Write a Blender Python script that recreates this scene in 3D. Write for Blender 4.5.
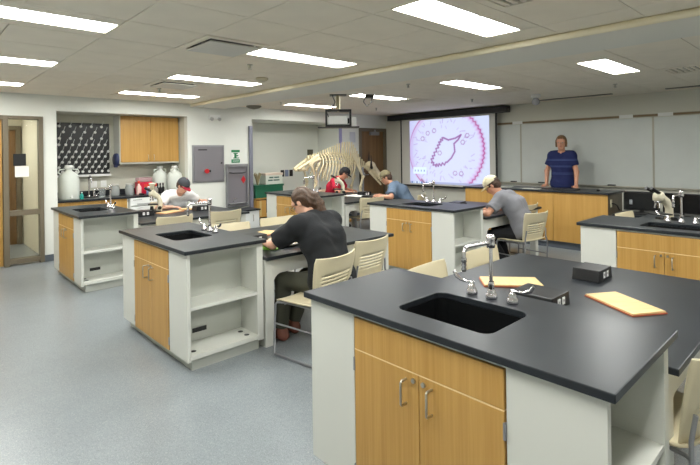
import bpy, bmesh, math, random
import numpy as np
from mathutils import Vector, Matrix, Euler
from mathutils.geometry import tessellate_polygon
random.seed(7)
SC = bpy.context.scene
COL = SC.collection
PI = math.pi
for o in list(bpy.data.objects): bpy.data.objects.remove(o)

# ------------------------------------------------------------------ camera
EYE = 1.62
yaw, roll = 0.7535295, -0.013974
fw = Vector((math.sin(yaw), math.cos(yaw), 0)); r0 = Vector((math.cos(yaw), -math.sin(yaw), 0)); u0 = Vector((0, 0, 1))
rt = r0*math.cos(roll) + u0*math.sin(roll); up = -r0*math.sin(roll) + u0*math.cos(roll)
cam = bpy.data.cameras.new('camera'); camo = bpy.data.objects.new('camera', cam); COL.objects.link(camo)
M = Matrix((rt, up, -fw)).transposed().to_4x4(); M.translation = Vector((0, 0, EYE)); camo.matrix_world = M
cam.sensor_width = 36; cam.lens = 475.56/700*36; cam.shift_y = -(232.5-152.5)/700; cam.clip_start = 0.05
SC.camera = camo
# ------------------------------------------------------------------ world, exposure
w = bpy.data.worlds.new('world'); SC.world = w; w.use_nodes = True
w.node_tree.nodes['Background'].inputs[0].default_value = (0.9, 0.95, 1, 1); w.node_tree.nodes['Background'].inputs[1].default_value = 0.15
SC.view_settings.view_transform = 'Standard'; SC.view_settings.look = 'None'; SC.view_settings.gamma = 1
SC.view_settings.use_curve_mapping = False
SC.view_settings.exposure = 0.08
LAMP = 32.0        # luminance of the ceiling fittings' lenses
SCREEN = 1.1      # luminance of the projected picture

# ------------------------------------------------------------------ materials
def s2l(c): return tuple(((v/255)/12.92 if v/255 <= .04045 else ((v/255+.055)/1.055)**2.4) for v in c)
MATS = {}
def mat(name, rgb, rough=.5, metal=0, emit=0, noise=0, nscale=20, bump=0, bscale=60, trans=0, ior=1.45, alpha=1, coat=0, spec=.5):
    if name in MATS: return MATS[name]
    m = bpy.data.materials.new(name); m.use_nodes = True; nt = m.node_tree; b = nt.nodes['Principled BSDF']
    c = s2l(rgb) + (1,)
    b.inputs['Base Color'].default_value = c; b.inputs['Roughness'].default_value = rough; b.inputs['Metallic'].default_value = metal
    b.inputs['Specular IOR Level'].default_value = spec
    if coat: b.inputs['Coat Weight'].default_value = coat
    if trans: b.inputs['Transmission Weight'].default_value = trans; b.inputs['IOR'].default_value = ior
    if emit: b.inputs['Emission Color'].default_value = c; b.inputs['Emission Strength'].default_value = emit
    if noise or bump:
        tc = nt.nodes.new('ShaderNodeTexCoord')
        if noise:
            n = nt.nodes.new('ShaderNodeTexNoise'); n.inputs['Scale'].default_value = nscale; n.inputs['Detail'].default_value = 5
            r = nt.nodes.new('ShaderNodeValToRGB')
            r.color_ramp.elements[0].color = tuple(v*(1-noise) for v in c[:3]) + (1,); r.color_ramp.elements[1].color = tuple(min(1, v*(1+noise)) for v in c[:3]) + (1,)
            r.color_ramp.elements[0].position = .3; r.color_ramp.elements[1].position = .7
            nt.links.new(tc.outputs['Object'], n.inputs['Vector']); nt.links.new(n.outputs['Fac'], r.inputs['Fac']); nt.links.new(r.outputs['Color'], b.inputs['Base Color'])
        if bump:
            n2 = nt.nodes.new('ShaderNodeTexNoise'); n2.inputs['Scale'].default_value = bscale; n2.inputs['Detail'].default_value = 3
            bp = nt.nodes.new('ShaderNodeBump'); bp.inputs['Strength'].default_value = bump; bp.inputs['Distance'].default_value = .01
            nt.links.new(tc.outputs['Object'], n2.inputs['Vector']); nt.links.new(n2.outputs['Fac'], bp.inputs['Height']); nt.links.new(bp.outputs['Normal'], b.inputs['Normal'])
    MATS[name] = m; return m

def wood(name, c1, c2, sx=(1, 60, 1.3), rough=.42):
    if name in MATS: return MATS[name]
    m = bpy.data.materials.new(name); m.use_nodes = True; nt = m.node_tree; b = nt.nodes['Principled BSDF']
    tc = nt.nodes.new('ShaderNodeTexCoord'); mp = nt.nodes.new('ShaderNodeMapping'); mp.inputs['Scale'].default_value = sx
    n = nt.nodes.new('ShaderNodeTexNoise'); n.inputs['Scale'].default_value = 1.6; n.inputs['Detail'].default_value = 6; n.inputs['Distortion'].default_value = .5
    n2 = nt.nodes.new('ShaderNodeTexNoise'); n2.inputs['Scale'].default_value = .35; n2.inputs['Detail'].default_value = 2
    ad = nt.nodes.new('ShaderNodeMath'); ad.operation = 'ADD'; ml = nt.nodes.new('ShaderNodeMath'); ml.operation = 'MULTIPLY'; ml.inputs[1].default_value = .5
    r = nt.nodes.new('ShaderNodeValToRGB'); r.color_ramp.elements[0].position = .36; r.color_ramp.elements[1].position = .64
    r.color_ramp.elements[0].color = s2l(c1)+(1,); r.color_ramp.elements[1].color = s2l(c2)+(1,)
    L = nt.links.new
    L(tc.outputs['Object'], mp.inputs['Vector']); L(mp.outputs['Vector'], n.inputs['Vector']); L(mp.outputs['Vector'], n2.inputs['Vector'])
    L(n.outputs['Fac'], ad.inputs[0]); L(n2.outputs['Fac'], ad.inputs[1]); L(ad.outputs[0], ml.inputs[0]); L(ml.outputs[0], r.inputs['Fac']); L(r.outputs['Color'], b.inputs['Base Color'])
    b.inputs['Roughness'].default_value = rough
    MATS[name] = m; return m

def floor_mat():
    m = bpy.data.materials.new('speckled_vinyl'); m.use_nodes = True; nt = m.node_tree; b = nt.nodes['Principled BSDF']
    tc = nt.nodes.new('ShaderNodeTexCoord'); L = nt.links.new
    v = nt.nodes.new('ShaderNodeTexVoronoi'); v.inputs['Scale'].default_value = 260
    n = nt.nodes.new('ShaderNodeTexNoise'); n.inputs['Scale'].default_value = 3; n.inputs['Detail'].default_value = 4
    r = nt.nodes.new('ShaderNodeValToRGB'); e = r.color_ramp.elements
    e[0].position = 0; e[0].color = s2l((112, 118, 122))+(1,); e[1].position = 1; e[1].color = s2l((168, 173, 175))+(1,)
    x = e.new(.3); x.color = s2l((130, 136, 140))+(1,); x = e.new(.75); x.color = s2l((144, 150, 153))+(1,)
    mx = nt.nodes.new('ShaderNodeMix'); mx.data_type = 'RGBA'; mx.blend_type = 'MULTIPLY'; mx.inputs['Factor'].default_value = .25
    r2 = nt.nodes.new('ShaderNodeValToRGB'); r2.color_ramp.elements[0].position = .35; r2.color_ramp.elements[1].position = .65; r2.color_ramp.elements[0].color = (.75, .75, .75, 1)
    L(tc.outputs['Object'], v.inputs['Vector']); L(tc.outputs['Object'], n.inputs['Vector']); L(v.outputs['Color'], r.inputs['Fac']); L(n.outputs['Fac'], r2.inputs['Fac'])
    L(r.outputs['Color'], mx.inputs['A']); L(r2.outputs['Color'], mx.inputs['B']); L(mx.outputs['Result'], b.inputs['Base Color'])
    b.inputs['Roughness'].default_value = .28; b.inputs['Specular IOR Level'].default_value = .5
    return m

def epoxy():
    m = bpy.data.materials.new('black_epoxy'); m.use_nodes = True; nt = m.node_tree; b = nt.nodes['Principled BSDF']; L = nt.links.new
    tc = nt.nodes.new('ShaderNodeTexCoord'); n = nt.nodes.new('ShaderNodeTexNoise'); n.inputs['Scale'].default_value = 5; n.inputs['Detail'].default_value = 6
    r = nt.nodes.new('ShaderNodeValToRGB'); r.color_ramp.elements[0].position = .35; r.color_ramp.elements[1].position = .7
    r.color_ramp.elements[0].color = s2l((36, 39, 43))+(1,); r.color_ramp.elements[1].color = s2l((44, 48, 52))+(1,)
    r2 = nt.nodes.new('ShaderNodeMapRange'); r2.inputs['To Min'].default_value = .30; r2.inputs['To Max'].default_value = .37
    L(tc.outputs['Object'], n.inputs['Vector']); L(n.outputs['Fac'], r.inputs['Fac']); L(r.outputs['Color'], b.inputs['Base Color']); L(n.outputs['Fac'], r2.inputs['Value']); L(r2.outputs['Result'], b.inputs['Roughness'])
    b.inputs['Specular IOR Level'].default_value = .3
    return m

EPOXY = epoxy(); FLOOR = floor_mat()
OAK = wood('oak_veneer', (180, 136, 66), (198, 155, 86))
OAKX = wood('oak_veneer_wide', (180, 136, 66), (198, 155, 86), (1, 12, .6))
OAKH = wood('oak_hall_side', (180, 136, 66), (198, 155, 86), (60, 1, 1.3))
BROWN = wood('brown_door_veneer', (112, 84, 52), (136, 104, 68), (40, 40, .8))
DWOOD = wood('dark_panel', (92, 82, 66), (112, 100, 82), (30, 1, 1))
MAPLE = wood('pale_board', (204, 172, 118), (216, 186, 134), (40, 4, 4), .5)
LAM = mat('white_laminate', (214, 214, 206), .45)
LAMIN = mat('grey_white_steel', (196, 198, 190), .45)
CHROME = mat('chrome', (225, 222, 226), .16, 1)
STEEL = mat('brushed_steel', (160, 160, 164), .35, .7)
NICKEL = mat('satin_nickel', (190, 186, 175), .3, 1)
CREAM = mat('cream_plastic', (212, 200, 168), .42)
BLACK = mat('black_plastic', (22, 22, 24), .4)
BLACKG = mat('black_gloss', (12, 12, 14), .15)
DSINK = mat('black_sink', (16, 17, 18), .35)
WALL = mat('wall_paint', (228, 229, 222), .8, bump=.05, bscale=90)
WALLB = mat('wall_paint_cool', (196, 198, 200), .8)
TILE = mat('ceiling_tile', (244, 236, 220), .9, noise=.03, nscale=3, bump=.15, bscale=180)
GRID = mat('ceiling_gap', (120, 114, 102), .9)
SOFF = mat('soffit_paint', (236, 234, 224), .8)
TRIM = mat('soffit_trim', (244, 234, 204), .6)
TAUPE = mat('taupe_frame', (112, 102, 84), .5)
BASEB = mat('grey_vinyl_base', (92, 98, 106), .5)
WHITE = mat('white_plastic', (235, 235, 232), .4)
LWHITE = mat('white_enamel', (232, 234, 232), .35)
WBOARD = mat('whiteboard', (208, 212, 208), .28, noise=.04, nscale=2)
ALU = mat('aluminium', (176, 172, 158), .4, .6)
CORK = mat('map_rail_cork', (132, 112, 84), .8)
BONE = mat('bone', (222, 208, 172), .6, noise=.12, nscale=9)
HORN = mat('dark_horn', (48, 42, 38), .5)
BOARDRED = mat('red_fibre', (178, 92, 62), .6)
GLASS = mat('clear_glass', (245, 250, 248), .02, trans=1, ior=1.1)
PAPER = mat('paper', (238, 236, 228), .7)
SKIN = mat('skin', (206, 150, 122), .5, noise=.05, nscale=14)
SKIN2 = mat('skin_pale', (222, 172, 146), .5, noise=.05, nscale=14)
BASEMETAL = mat('grey_steel_panel', (142, 138, 144), .35, .35)
BLUEG = mat('blue_grey_frame', (132, 132, 146), .4, .4)
RED = mat('red_plastic', (190, 34, 40), .4)
LENS = mat('lamp_lens', (250, 252, 248), .5, emit=LAMP)

# ------------------------------------------------------------------ mesh helpers
class MB:
    def __init__(s): s.v = []; s.f = []; s.mi = []; s.sm = []
    def add(s, vs, fs, m=0, smooth=False):
        o = len(s.v); s.v += [tuple(v) for v in vs]
        for f in fs: s.f.append([i+o for i in f]); s.mi.append(m); s.sm.append(smooth)
        return s
    def box(s, a, b, m=0, T=None):
        x0, y0, z0 = a; x1, y1, z1 = b
        v = [(x0,y0,z0),(x1,y0,z0),(x1,y1,z0),(x0,y1,z0),(x0,y0,z1),(x1,y0,z1),(x1,y1,z1),(x0,y1,z1)]
        if T: v = [tuple(T @ Vector(p)) for p in v]
        return s.add(v, [(0,3,2,1),(4,5,6,7),(0,1,5,4),(1,2,6,5),(2,3,7,6),(3,0,4,7)], m)
    def tube(s, pts, r, n=10, m=0, caps=True, smooth=True):
        P = [Vector(p) for p in pts]; R = r if isinstance(r, (list, tuple)) else [r]*len(P)
        rings = []; pn = None
        for i, p in enumerate(P):
            d = (P[min(i+1, len(P)-1)] - P[max(i-1, 0)]).normalized()
            if pn is None: a = Vector((0,0,1)) if abs(d.z) < .9 else Vector((1,0,0)); pn = d.cross(a).normalized()
            pn = (pn - d*pn.dot(d)).normalized(); q = d.cross(pn)
            rings.append([p + (pn*math.cos(2*PI*k/n) + q*math.sin(2*PI*k/n))*R[i] for k in range(n)])
        vs = [v for g in rings for v in g]; fs = []
        for i in range(len(P)-1):
            for k in range(n): fs.append((i*n+k, i*n+(k+1)%n, (i+1)*n+(k+1)%n, (i+1)*n+k))
        s.add(vs, fs, m, smooth)
        if caps:
            s.add(rings[0], [tuple(range(n))[::-1]], m); s.add(rings[-1], [tuple(range(n))], m)
        return s
    def lathe(s, prof, n=20, c=(0,0,0), m=0, smooth=True, T=None):
        vs = []; fs = []
        for (r, z) in prof:
            for k in range(n):
                a = 2*PI*k/n; p = Vector((c[0]+r*math.cos(a), c[1]+r*math.sin(a), c[2]+z))
                vs.append(T @ p if T else p)
        for i in range(len(prof)-1):
            for k in range(n): fs.append((i*n+k, i*n+(k+1)%n, (i+1)*n+(k+1)%n, (i+1)*n+k))
        return s.add(vs, fs, m, smooth)
    def ball(s, c, r, n=12, m=0, sq=(1,1,1)):
        vs = []; fs = []; h = max(4, n//2)
        for i in range(h+1):
            t = PI*i/h
            for k in range(n):
                a = 2*PI*k/n; vs.append((c[0]+r*sq[0]*math.sin(t)*math.cos(a), c[1]+r*sq[1]*math.sin(t)*math.sin(a), c[2]-r*sq[2]*math.cos(t)))
        for i in range(h):
            for k in range(n): fs.append((i*n+k, i*n+(k+1)%n, (i+1)*n+(k+1)%n, (i+1)*n+k))
        return s.add(vs, fs, m, True)
    def prism(s, poly, z0, z1, hole=None, m=0, T=None):
        loops = [[Vector((x, y, 0)) for x, y in poly]] + ([[Vector((x, y, 0)) for x, y in hole]] if hole else [])
        tri = tessellate_polygon(loops); flat = [p for l in loops for p in l]; n = len(flat)
        vs = [(p.x, p.y, z0) for p in flat] + [(p.x, p.y, z1) for p in flat]
        fs = []
        for t in tri:
            a, b, c = [flat[i] for i in t]; ccw = (b-a).cross(c-a).z > 0
            t = tuple(t) if ccw else tuple(t)[::-1]
            fs.append(t[::-1]); fs.append(tuple(i+n for i in t))
        o = 0
        for l in loops:
            k = len(l)
            for i in range(k): j = (i+1) % k; fs.append((o+i, o+j, o+j+n, o+i+n))
            o += k
        if T: vs = [tuple(T @ Vector(p)) for p in vs]
        return s.add(vs, fs, m)
    def mesh(s, name, mats):
        me = bpy.data.meshes.new(name); me.from_pydata(s.v, [], s.f); me.update()
        for q in (mats if isinstance(mats, (list, tuple)) else [mats]): me.materials.append(q)
        me.polygons.foreach_set('material_index', s.mi); me.polygons.foreach_set('use_smooth', s.sm)
        return me
    def build(s, name, mats, parent=None, bevel=0, loc=None, fix=False):
        me = s.mesh(name, mats)
        if fix:
            bm = bmesh.new(); bm.from_mesh(me); bmesh.ops.remove_doubles(bm, verts=bm.verts, dist=1e-5); bmesh.ops.recalc_face_normals(bm, faces=bm.faces); bm.to_mesh(me); bm.free()
        return link(name, me, parent, bevel, loc)
def link(name, me, parent=None, bevel=0, loc=None):
    o = bpy.data.objects.new(name, me); COL.objects.link(o)
    if parent: o.parent = parent
    if loc: o.location = loc
    if bevel:
        b = o.modifiers.new('bevel', 'BEVEL'); b.width = bevel; b.segments = 2; b.limit_method = 'ANGLE'; b.angle_limit = math.radians(40)
    return o
def bx(name, a, b, m, parent=None, bevel=0): return MB().box(a, b).build(name, m, parent, bevel)
def tag(o, label, cat=None, group=None, kind=None):
    if label: o['label'] = label
    if cat: o['category'] = cat
    if group: o['group'] = group
    if kind: o['kind'] = kind
    return o
def thing(name, label, cat, loc=(0,0,0), rz=0, group=None):
    o = bpy.data.objects.new(name, None); COL.objects.link(o); o.location = loc; o.rotation_euler = (0, 0, rz); o.empty_display_size = .1
    return tag(o, label, cat, group)
def dup(o, parent=None, top=None, label=None):
    c = o.copy(); COL.objects.link(c)
    if parent: c.parent = parent
    for ch in list(o.children): dup(ch, c)
    return c
def place(proto, n, loc, rz, label, group=None):
    o = proto if n == 0 else dup(proto)
    o.location = loc; o.rotation_euler = (0, 0, rz); o['label'] = label
    if group: o['group'] = group
    return o
def rrect(x0, y0, x1, y1, r, n=5):
    out = []
    for cx, cy, a0 in ((x1-r, y1-r, 0), (x0+r, y1-r, 90), (x0+r, y0+r, 180), (x1-r, y0+r, 270)):
        for k in range(n+1):
            a = math.radians(a0+90*k/n); out.append((cx+r*math.cos(a), cy+r*math.sin(a)))
    return out
def arc(c, r, a0, a1, n, ax='xz'):
    out = []
    for k in range(n+1):
        a = math.radians(a0+(a1-a0)*k/n); p = [c[0], c[1], c[2]]
        i, j = {'xz': (0, 2), 'yz': (1, 2), 'xy': (0, 1)}[ax]; p[i] += r*math.cos(a); p[j] += r*math.sin(a); out.append(tuple(p))
    return out

# ------------------------------------------------------------------ room shell
CZ = 2.58; YW = 8.6; XW = 9.4; X0, Y0 = -2.4, -2.3
fl = MB().box((X0-.2, Y0-.2, -.1), (XW+.4, 12.2, 0)).build('floor', FLOOR); tag(fl, None, kind='structure')
def structure(o): o['kind'] = 'structure'; return o
# wall with the doors and niches
ops = [(0.02, 1.57, 2.24), (1.755, 3.89, 2.34), (5.28, 7.78, 2.34), (8.38, 9.38, 2.24)]
wb = MB(); x = X0
for a, b, h in ops:
    if a > x: wb.box((x, YW, 0), (a, YW+.14, CZ+.1))
    wb.box((a, YW, h), (b, YW+.14, CZ+.1)); x = b
wb.box((x, YW, 0), (XW+.1, YW+.14, CZ+.1))
wl = structure(wb.build('wall_left', WALL))
wr = structure(bx('wall_right', (XW, Y0, 0), (XW+.14, YW, CZ+.1), mat('wall_paint_screen', (214, 212, 200), .8, bump=.05, bscale=90)))
structure(bx('wall_front', (X0, Y0-.14, 0), (XW+.14, Y0, CZ+.1), WALL))
structure(bx('wall_back', (X0-.14, Y0-.14, 0), (X0, YW+.14, CZ+.1), WALL))
# niche 1 lining, niche 2 lining, hall behind the glass
def lining(x0, x1, y1, h, m, nm):
    b = MB()
    b.box((x0-.08, YW+.14, 0), (x0, y1, h)).box((x1, YW+.14, 0), (x1+.08, y1, h)).box((x0-.08, y1, 0), (x1+.08, y1+.08, h+.06)).box((x0-.08, YW+.14, h), (x1+.08, y1, h+.06))
    return b.build(nm, m, wl)
lining(1.755, 3.89, 9.3, 2.34, mat('niche_paint', (206, 204, 190), .8), 'niche_lining')
lining(5.28, 7.78, 9.5, 2.34, mat('alcove_paint', (222, 224, 216), .8), 'alcove_lining')
b = MB(); b.box((-1.2, YW+.14, 0), (-1.1, 12, 2.5)).box((1.62, YW+.14, 0), (1.67, 11.4, 2.5)).box((-1.2, 10.75, 0), (1.7, 10.85, 2.5)).box((-1.2, YW+.14, 2.45), (1.7, 11.5, 2.5))
b.build('hall_lining', mat('hall_paint', (216, 210, 192), .8), wl)
for a, c in (((1.30, 10.68, 0), (1.37, 10.75, 2.2)), ((1.52, 10.68, 0), (1.60, 10.75, 2.2)), ((1.37, 10.68, 2.12), (1.52, 10.75, 2.2))): bx('hall_door_frame', a, c, TAUPE, wl)
bx('hall_door_leaf', (1.37, 10.72, 0), (1.52, 10.74, 2.12), BROWN, wl)
bx('hall_fill_light', (.2, 9.2, 2.42), (.9, 10.4, 2.449), mat('hall_fill_glow', (252, 250, 240), .5, emit=12), wl)  # unseen glowing panel, added to brighten the hall
# baseboards
structure(MB().box((1.57, YW-.012, 0), (1.755, YW, .1)).box((3.89, YW-.012, 0), (3.95, YW, .1)).box((X0, YW-.012, 0), (.02, YW, .1)).box((7.78, YW-.012, 0), (8.38, YW, .1)).build('baseboard_left', BASEB))
structure(MB().box((XW-.012, Y0, 0), (XW, YW, .1)).build('baseboard_right', BASEB))
# window_1: glazed side light beside the hall door; door_1: oak leaf beside it; door_2: brown door
wn = thing('window_1', None, None, (0, YW, 0)); wn['kind'] = 'structure'
for a, c in (((1.06, -.03, 0), (1.13, .1, 2.24)), ((1.51, -.03, 0), (1.57, .1, 2.24)), ((1.13, -.03, 2.19), (1.51, .1, 2.24)), ((1.13, -.03, .03), (1.51, .1, .1)), ((1.13, -.03, .745), (1.51, .1, .82))):
    bx('window_frame', a, c, TAUPE, wn, .004)
bx('pane', (1.13, .03, .82), (1.51, .036, 2.19), GLASS, wn); bx('pane', (1.13, .03, .1), (1.51, .036, .745), GLASS, wn)
d1 = thing('door_1', None, None, (0, YW, 0)); d1['kind'] = 'structure'
bx('door_leaf', (.1, .03, .01), (1.055, .075, 2.18), OAKX, d1); bx('door_frame', (.02, -.03, 0), (.1, .1, 2.24), TAUPE, d1); bx('door_frame', (.1, -.03, 2.18), (1.06, .1, 2.24), TAUPE, d1)
MB().box((.93, -.03, .95), (1.0, .03, 1.15)).tube([(.96, 0, 1.05), (.96, -.07, 1.05), (.84, -.07, 1.05)], .01).build('door_handle', NICKEL, d1)
d2 = thing('door_2', None, None, (0, YW, 0)); d2['kind'] = 'structure'
bx('door_leaf', (8.46, .03, .01), (9.3, .075, 2.16), BROWN, d2)
for a, c in (((8.38, -.03, 0), (8.46, .1, 2.24)), ((9.3, -.03, 0), (9.38, .1, 2.24)), ((8.46, -.03, 2.16), (9.3, .1, 2.24))): bx('door_frame', a, c, TAUPE, d2, .004)
MB().box((8.78, -.04, 2.06), (9.1, .03, 2.15)).box((8.9, -.05, 2.13), (8.96, -.02, 2.2)).build('door_closer', STEEL, d2, .006)
MB().box((8.52, -.01, 1.0), (8.58, .03, 1.1)).tube([(8.55, 0, 1.05), (8.55, -.06, 1.05), (8.66, -.06, 1.05)], .01).build('door_handle', NICKEL, d2)
tag(MB().box((1.19, YW+.012, 1.49), (1.35, YW+.028, 1.67)).build('door_notice', BLACK, None, .004), 'small black notice card stuck on the glazed side light', 'notice')
tag(MB().box((1.21, YW+.014, 1.32), (1.385, YW+.028, 1.485)).build('door_notice', PAPER), 'white paper sheet taped on the side light under the black card', 'notice')
# grey metal frame tracks on both sides of the alcove
tag(bx('track_post', (5.195, YW-.04, 0), (5.275, YW-.002, 2.2), BLUEG, None, .004), 'grey metal track post at the left edge of the alcove', 'post')
tag(bx('track_post', (7.70, YW-.04, 0), (7.775, YW-.002, 2.3), mat('lilac_frame', (150, 148, 186), .4, .2), None, .004), 'lilac grey metal post at the right edge of the alcove', 'post')

# ------------------------------------------------------------------ ceiling with tiles and soffit
ce = structure(bx('ceiling', (X0, Y0, CZ+.03), (XW, YW, CZ+.1), GRID))
cx = [0.56+.61*k for k in range(-4, 6)]    # grid lines from -1.88 to 3.61
cells = []
XL = [X0]+[round(1.17+.61*k, 3) for k in range(-5, 5)]+[3.98]
XR = [4.67]+[round(4.86+.61*k, 3) for k in range(0, 8)]+[XW]
YL = [Y0]+[round(2.92+.625*k, 3) for k in range(-8, 10)]+[YW]
LIGHTS = {}
def lightrow(k): return k % 3 == 1   # rows of the grid holding lights
lamp_at = []
rows = [(YL[i], YL[i+1]) for i in range(len(YL)-1)]
lrows = [r for r in rows if any(abs((r[0]+r[1])/2-c) < .1 for c in (.11, 1.98, 3.86, 5.73, 7.61))]
lx = [(-.05, 1.17), (2.39, 3.61), (5.47, 6.69)]
for r in lrows:
    for a, c in lx: lamp_at.append((a, c, r[0], r[1]))
def covered(a, b, c, d): return any(a > p-.05 and b < q+.05 and c > s-.05 and d < t+.05 for p, q, s, t in lamp_at)
vents = [(1.78, 2.39, 3.545, 4.17), (2.39, 3.0, 6.045, 6.67), (6.69, 7.3, 5.42, 6.045), (6.69, 7.3, 3.545, 4.17), (6.69, 7.3, 1.045, 1.67), (2.39, 3.0, 1.045, 1.67)]
def isvent(a, b, c, d): return any(abs(a-p) < .05 and abs(c-s) < .05 for p, q, s, t in vents)
tcache = {}; rest = MB(); nt_ = 0
for X in (XL, XR):
    for i in range(len(X)-1):
        for (c, d) in rows:
            a, b_ = X[i], X[i+1]
            if b_-a < .02 or d-c < .02 or covered(a, b_, c, d) or isvent(a, b_, c, d): continue
            g = .0035; px, py = (a+b_)/2, (c+d)/2
            dep = px*fw.x+py*fw.y; side = px*rt.x+py*rt.y
            key = (round(b_-a, 3), round(d-c, 3))
            if dep > 2.2 and abs(side) < dep*.86+.6:
                if key not in tcache: tcache[key] = MB().box((-key[0]/2+g, -key[1]/2+g, 0), (key[0]/2-g, key[1]/2-g, .018)).mesh('ceiling_tile', TILE)
                o = link('ceiling_tile', tcache[key], ce, 0, (px, py, CZ)); nt_ += 1
            else: rest.box((a+g, c+g, CZ), (b_-g, d-g, CZ+.018))
ro = rest.build('ceiling_tile', TILE, ce); ro['kind'] = 'stuff'
print('tiles', nt_)
so = structure(bx('trim_1', (3.98, Y0, 2.523), (4.67, YW, CZ+.04), SOFF)); so.name = 'trim_1'
MB().tube([(3.975, Y0, 2.552), (3.975, YW, 2.552)], .03, 12).build('edge_moulding', TRIM, so)

lampproto = None
def make_light():
    t = thing('ceiling_light', 'x', 'ceiling light')
    f = MB(); w_, d_ = 1.21, .615; lw, ld = 1.2, .3
    f.prism([(-w_/2, -d_/2), (w_/2, -d_/2), (w_/2, d_/2), (-w_/2, d_/2)], 0, .018, hole=[(-lw/2, -ld/2), (-lw/2, ld/2), (lw/2, ld/2), (lw/2, -ld/2)])
    f.build('frame', TILE, t)
    MB().box((-lw/2+.004, -ld/2+.004, .008), (lw/2-.004, ld/2-.004, .016)).build('lens', LENS, t)
    MB().box((-.01, -ld/2-.004, -.003), (.01, -ld/2+.012, .01)).build('latch', NICKEL, t)
    for s in (-1, 1): MB().box((s*lw/2-.004, -ld/2, -.003), (s*lw/2+.004, ld/2, .01)).build('end_cap', ALU, t)
    return t
lp = make_light()
where = {0: 'left row', 1: 'middle row', 2: 'row beyond the soffit'}
near = {0: 'behind the camera', 1: 'nearest to the camera', 2: 'second from the camera', 3: 'third from the camera', 4: 'closest to the wall with the niches'}
n = 0
for ri, r in enumerate(lrows):
    for ci, (a, c) in enumerate(lx):
        lab = 'recessed ceiling light, %s, %s' % (where[ci], near[ri] if not (ci == 0 and ri == 1) else 'above the near left, outside the view')
        place(lp, n, ((a+c)/2, (r[0]+r[1])/2, CZ), 0, lab, 'recessed ceiling lights'); n += 1
def make_vent(square):
    t = thing('ceiling_vent', 'x', 'air vent')
    b = MB(); b.prism([(-.3, -.3), (.3, -.3), (.3, .3), (-.3, .3)], -.008, .01, hole=[(-.24, -.24), (-.24, .24), (.24, .24), (.24, -.24)]); b.build('frame', TILE, t)
    bx('backing', (-.24, -.24, .02), (.24, .24, .028), BLACK, t)
    if square:
        MB().box((-.235, -.235, -.03), (.235, .235, -.018)).build('centre_plate', mat('vent_plate', (214, 212, 204), .4), t, .006)
        for s in (-1, 1): MB().box((s*.18-.015, -.02, -.018), (s*.18+.015, .02, .02)).build('bracket', ALU, t)
    else:
        for k in range(8): bx('slat', (-.235, -.22+k*.06, -.004), (.235, -.19+k*.06, .012), TILE, t)
    return t
v1 = make_vent(True); v2 = make_vent(False)
place(v1, 0, (2.085, 3.857, CZ), 0, 'large square air diffuser with a plate, beside the middle lights over the near island', 'air vents in the ceiling')
place(v1, 1, (2.695, 6.357, CZ), 0, 'square air diffuser in the ceiling over the table of the man in the white T-shirt', 'air vents in the ceiling')
place(v2, 0, (6.995, 5.73, CZ), 0, 'slatted air vent in front of the left half of the projection screen', 'air vents in the ceiling')
place(v2, 1, (6.995, 3.857, CZ), 0, 'slatted air vent in front of the right end of the projection screen', 'air vents in the ceiling')
place(v2, 2, (6.995, 1.357, CZ), 0, 'slatted air vent at the right edge of the photo beyond the soffit', 'air vents in the ceiling')
place(v2, 3, (2.695, 1.357, CZ), 0, 'slatted air grille at the top edge right of the big near light', 'air vents in the ceiling')
tag(MB().box((8.93, 2.9, CZ-.012), (9.02, 4.3, CZ)).build('slot_diffuser', mat('slot_grey', (110, 108, 98), .5)), 'long narrow slot diffuser in the ceiling above the whiteboard', 'air vent')
tag(MB().box((8.93, 1.0, CZ-.012), (9.02, 2.1, CZ)).build('slot_diffuser', mat('slot_grey', (110, 108, 98), .5)), 'short narrow slot diffuser at the right edge above the whiteboard', 'air vent')
sp = thing('sprinkler', 'x', 'sprinkler')
MB().lathe([(0, -.001), (.03, -.001), (.03, -.008), (.012, -.012), (.012, -.03), (.018, -.04), (.004, -.05)], 12).build('body', NICKEL, sp); MB().lathe([(0, -.052), (.02, -.052), (.02, -.055), (0, -.055)], 10).build('deflector', NICKEL, sp)
for i, (x, y, l) in enumerate([(2.72, 4.45, 'between the two air diffusers on the left'), (2.69, 6.86, 'near the left wall beyond the square diffuser'), (5.14, 7.34, 'left of the projector near the alcove'), (5.22, 4.34, 'just beyond the soffit right of the projector'), (7.69, 4.87, 'in front of the projection screen top'), (7.5, 7.14, 'left of the projection screen by the brown door'), (7.69, 2.44, 'above the standing man near the right')]):
    place(sp, i, (x, y, CZ), 0, 'small pendent sprinkler head %s' % l, 'ceiling sprinklers')
tag(MB().lathe([(0, 0), (.07, 0), (.08, -.01), (.07, -.03), (.04, -.045), (0, -.048)], 20).build('smoke_detector', mat('beige_detector', (205, 196, 170), .5), None, 0, (3.32, 5.15, CZ)), 'beige round smoke detector behind the second middle ceiling light', 'detector')
tag(MB().lathe([(0, 0), (.15, 0), (.15, -.02), (.1, -.05), (0, -.07)], 20).build('ceiling_speaker', mat('speaker_grey', (120, 114, 100), .6), None, 0, (5.12, 8.25, CZ)), 'round dark ceiling speaker above the green sign wall corner', 'speaker')
cm = thing('dome_camera', 'white dome camera hanging from the ceiling right of the projection screen', 'camera', (8.0, 3.8, CZ))
MB().lathe([(0, 0), (.08, 0), (.08, -.05), (.06, -.06)], 18).tube([(0,0,-.05),(0,0,-.09)], .02).build('mount', WHITE, cm); MB().ball((0, 0, -.12), .065, 16).build('dome', mat('dome_grey', (160, 160, 165), .15), cm)

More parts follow.
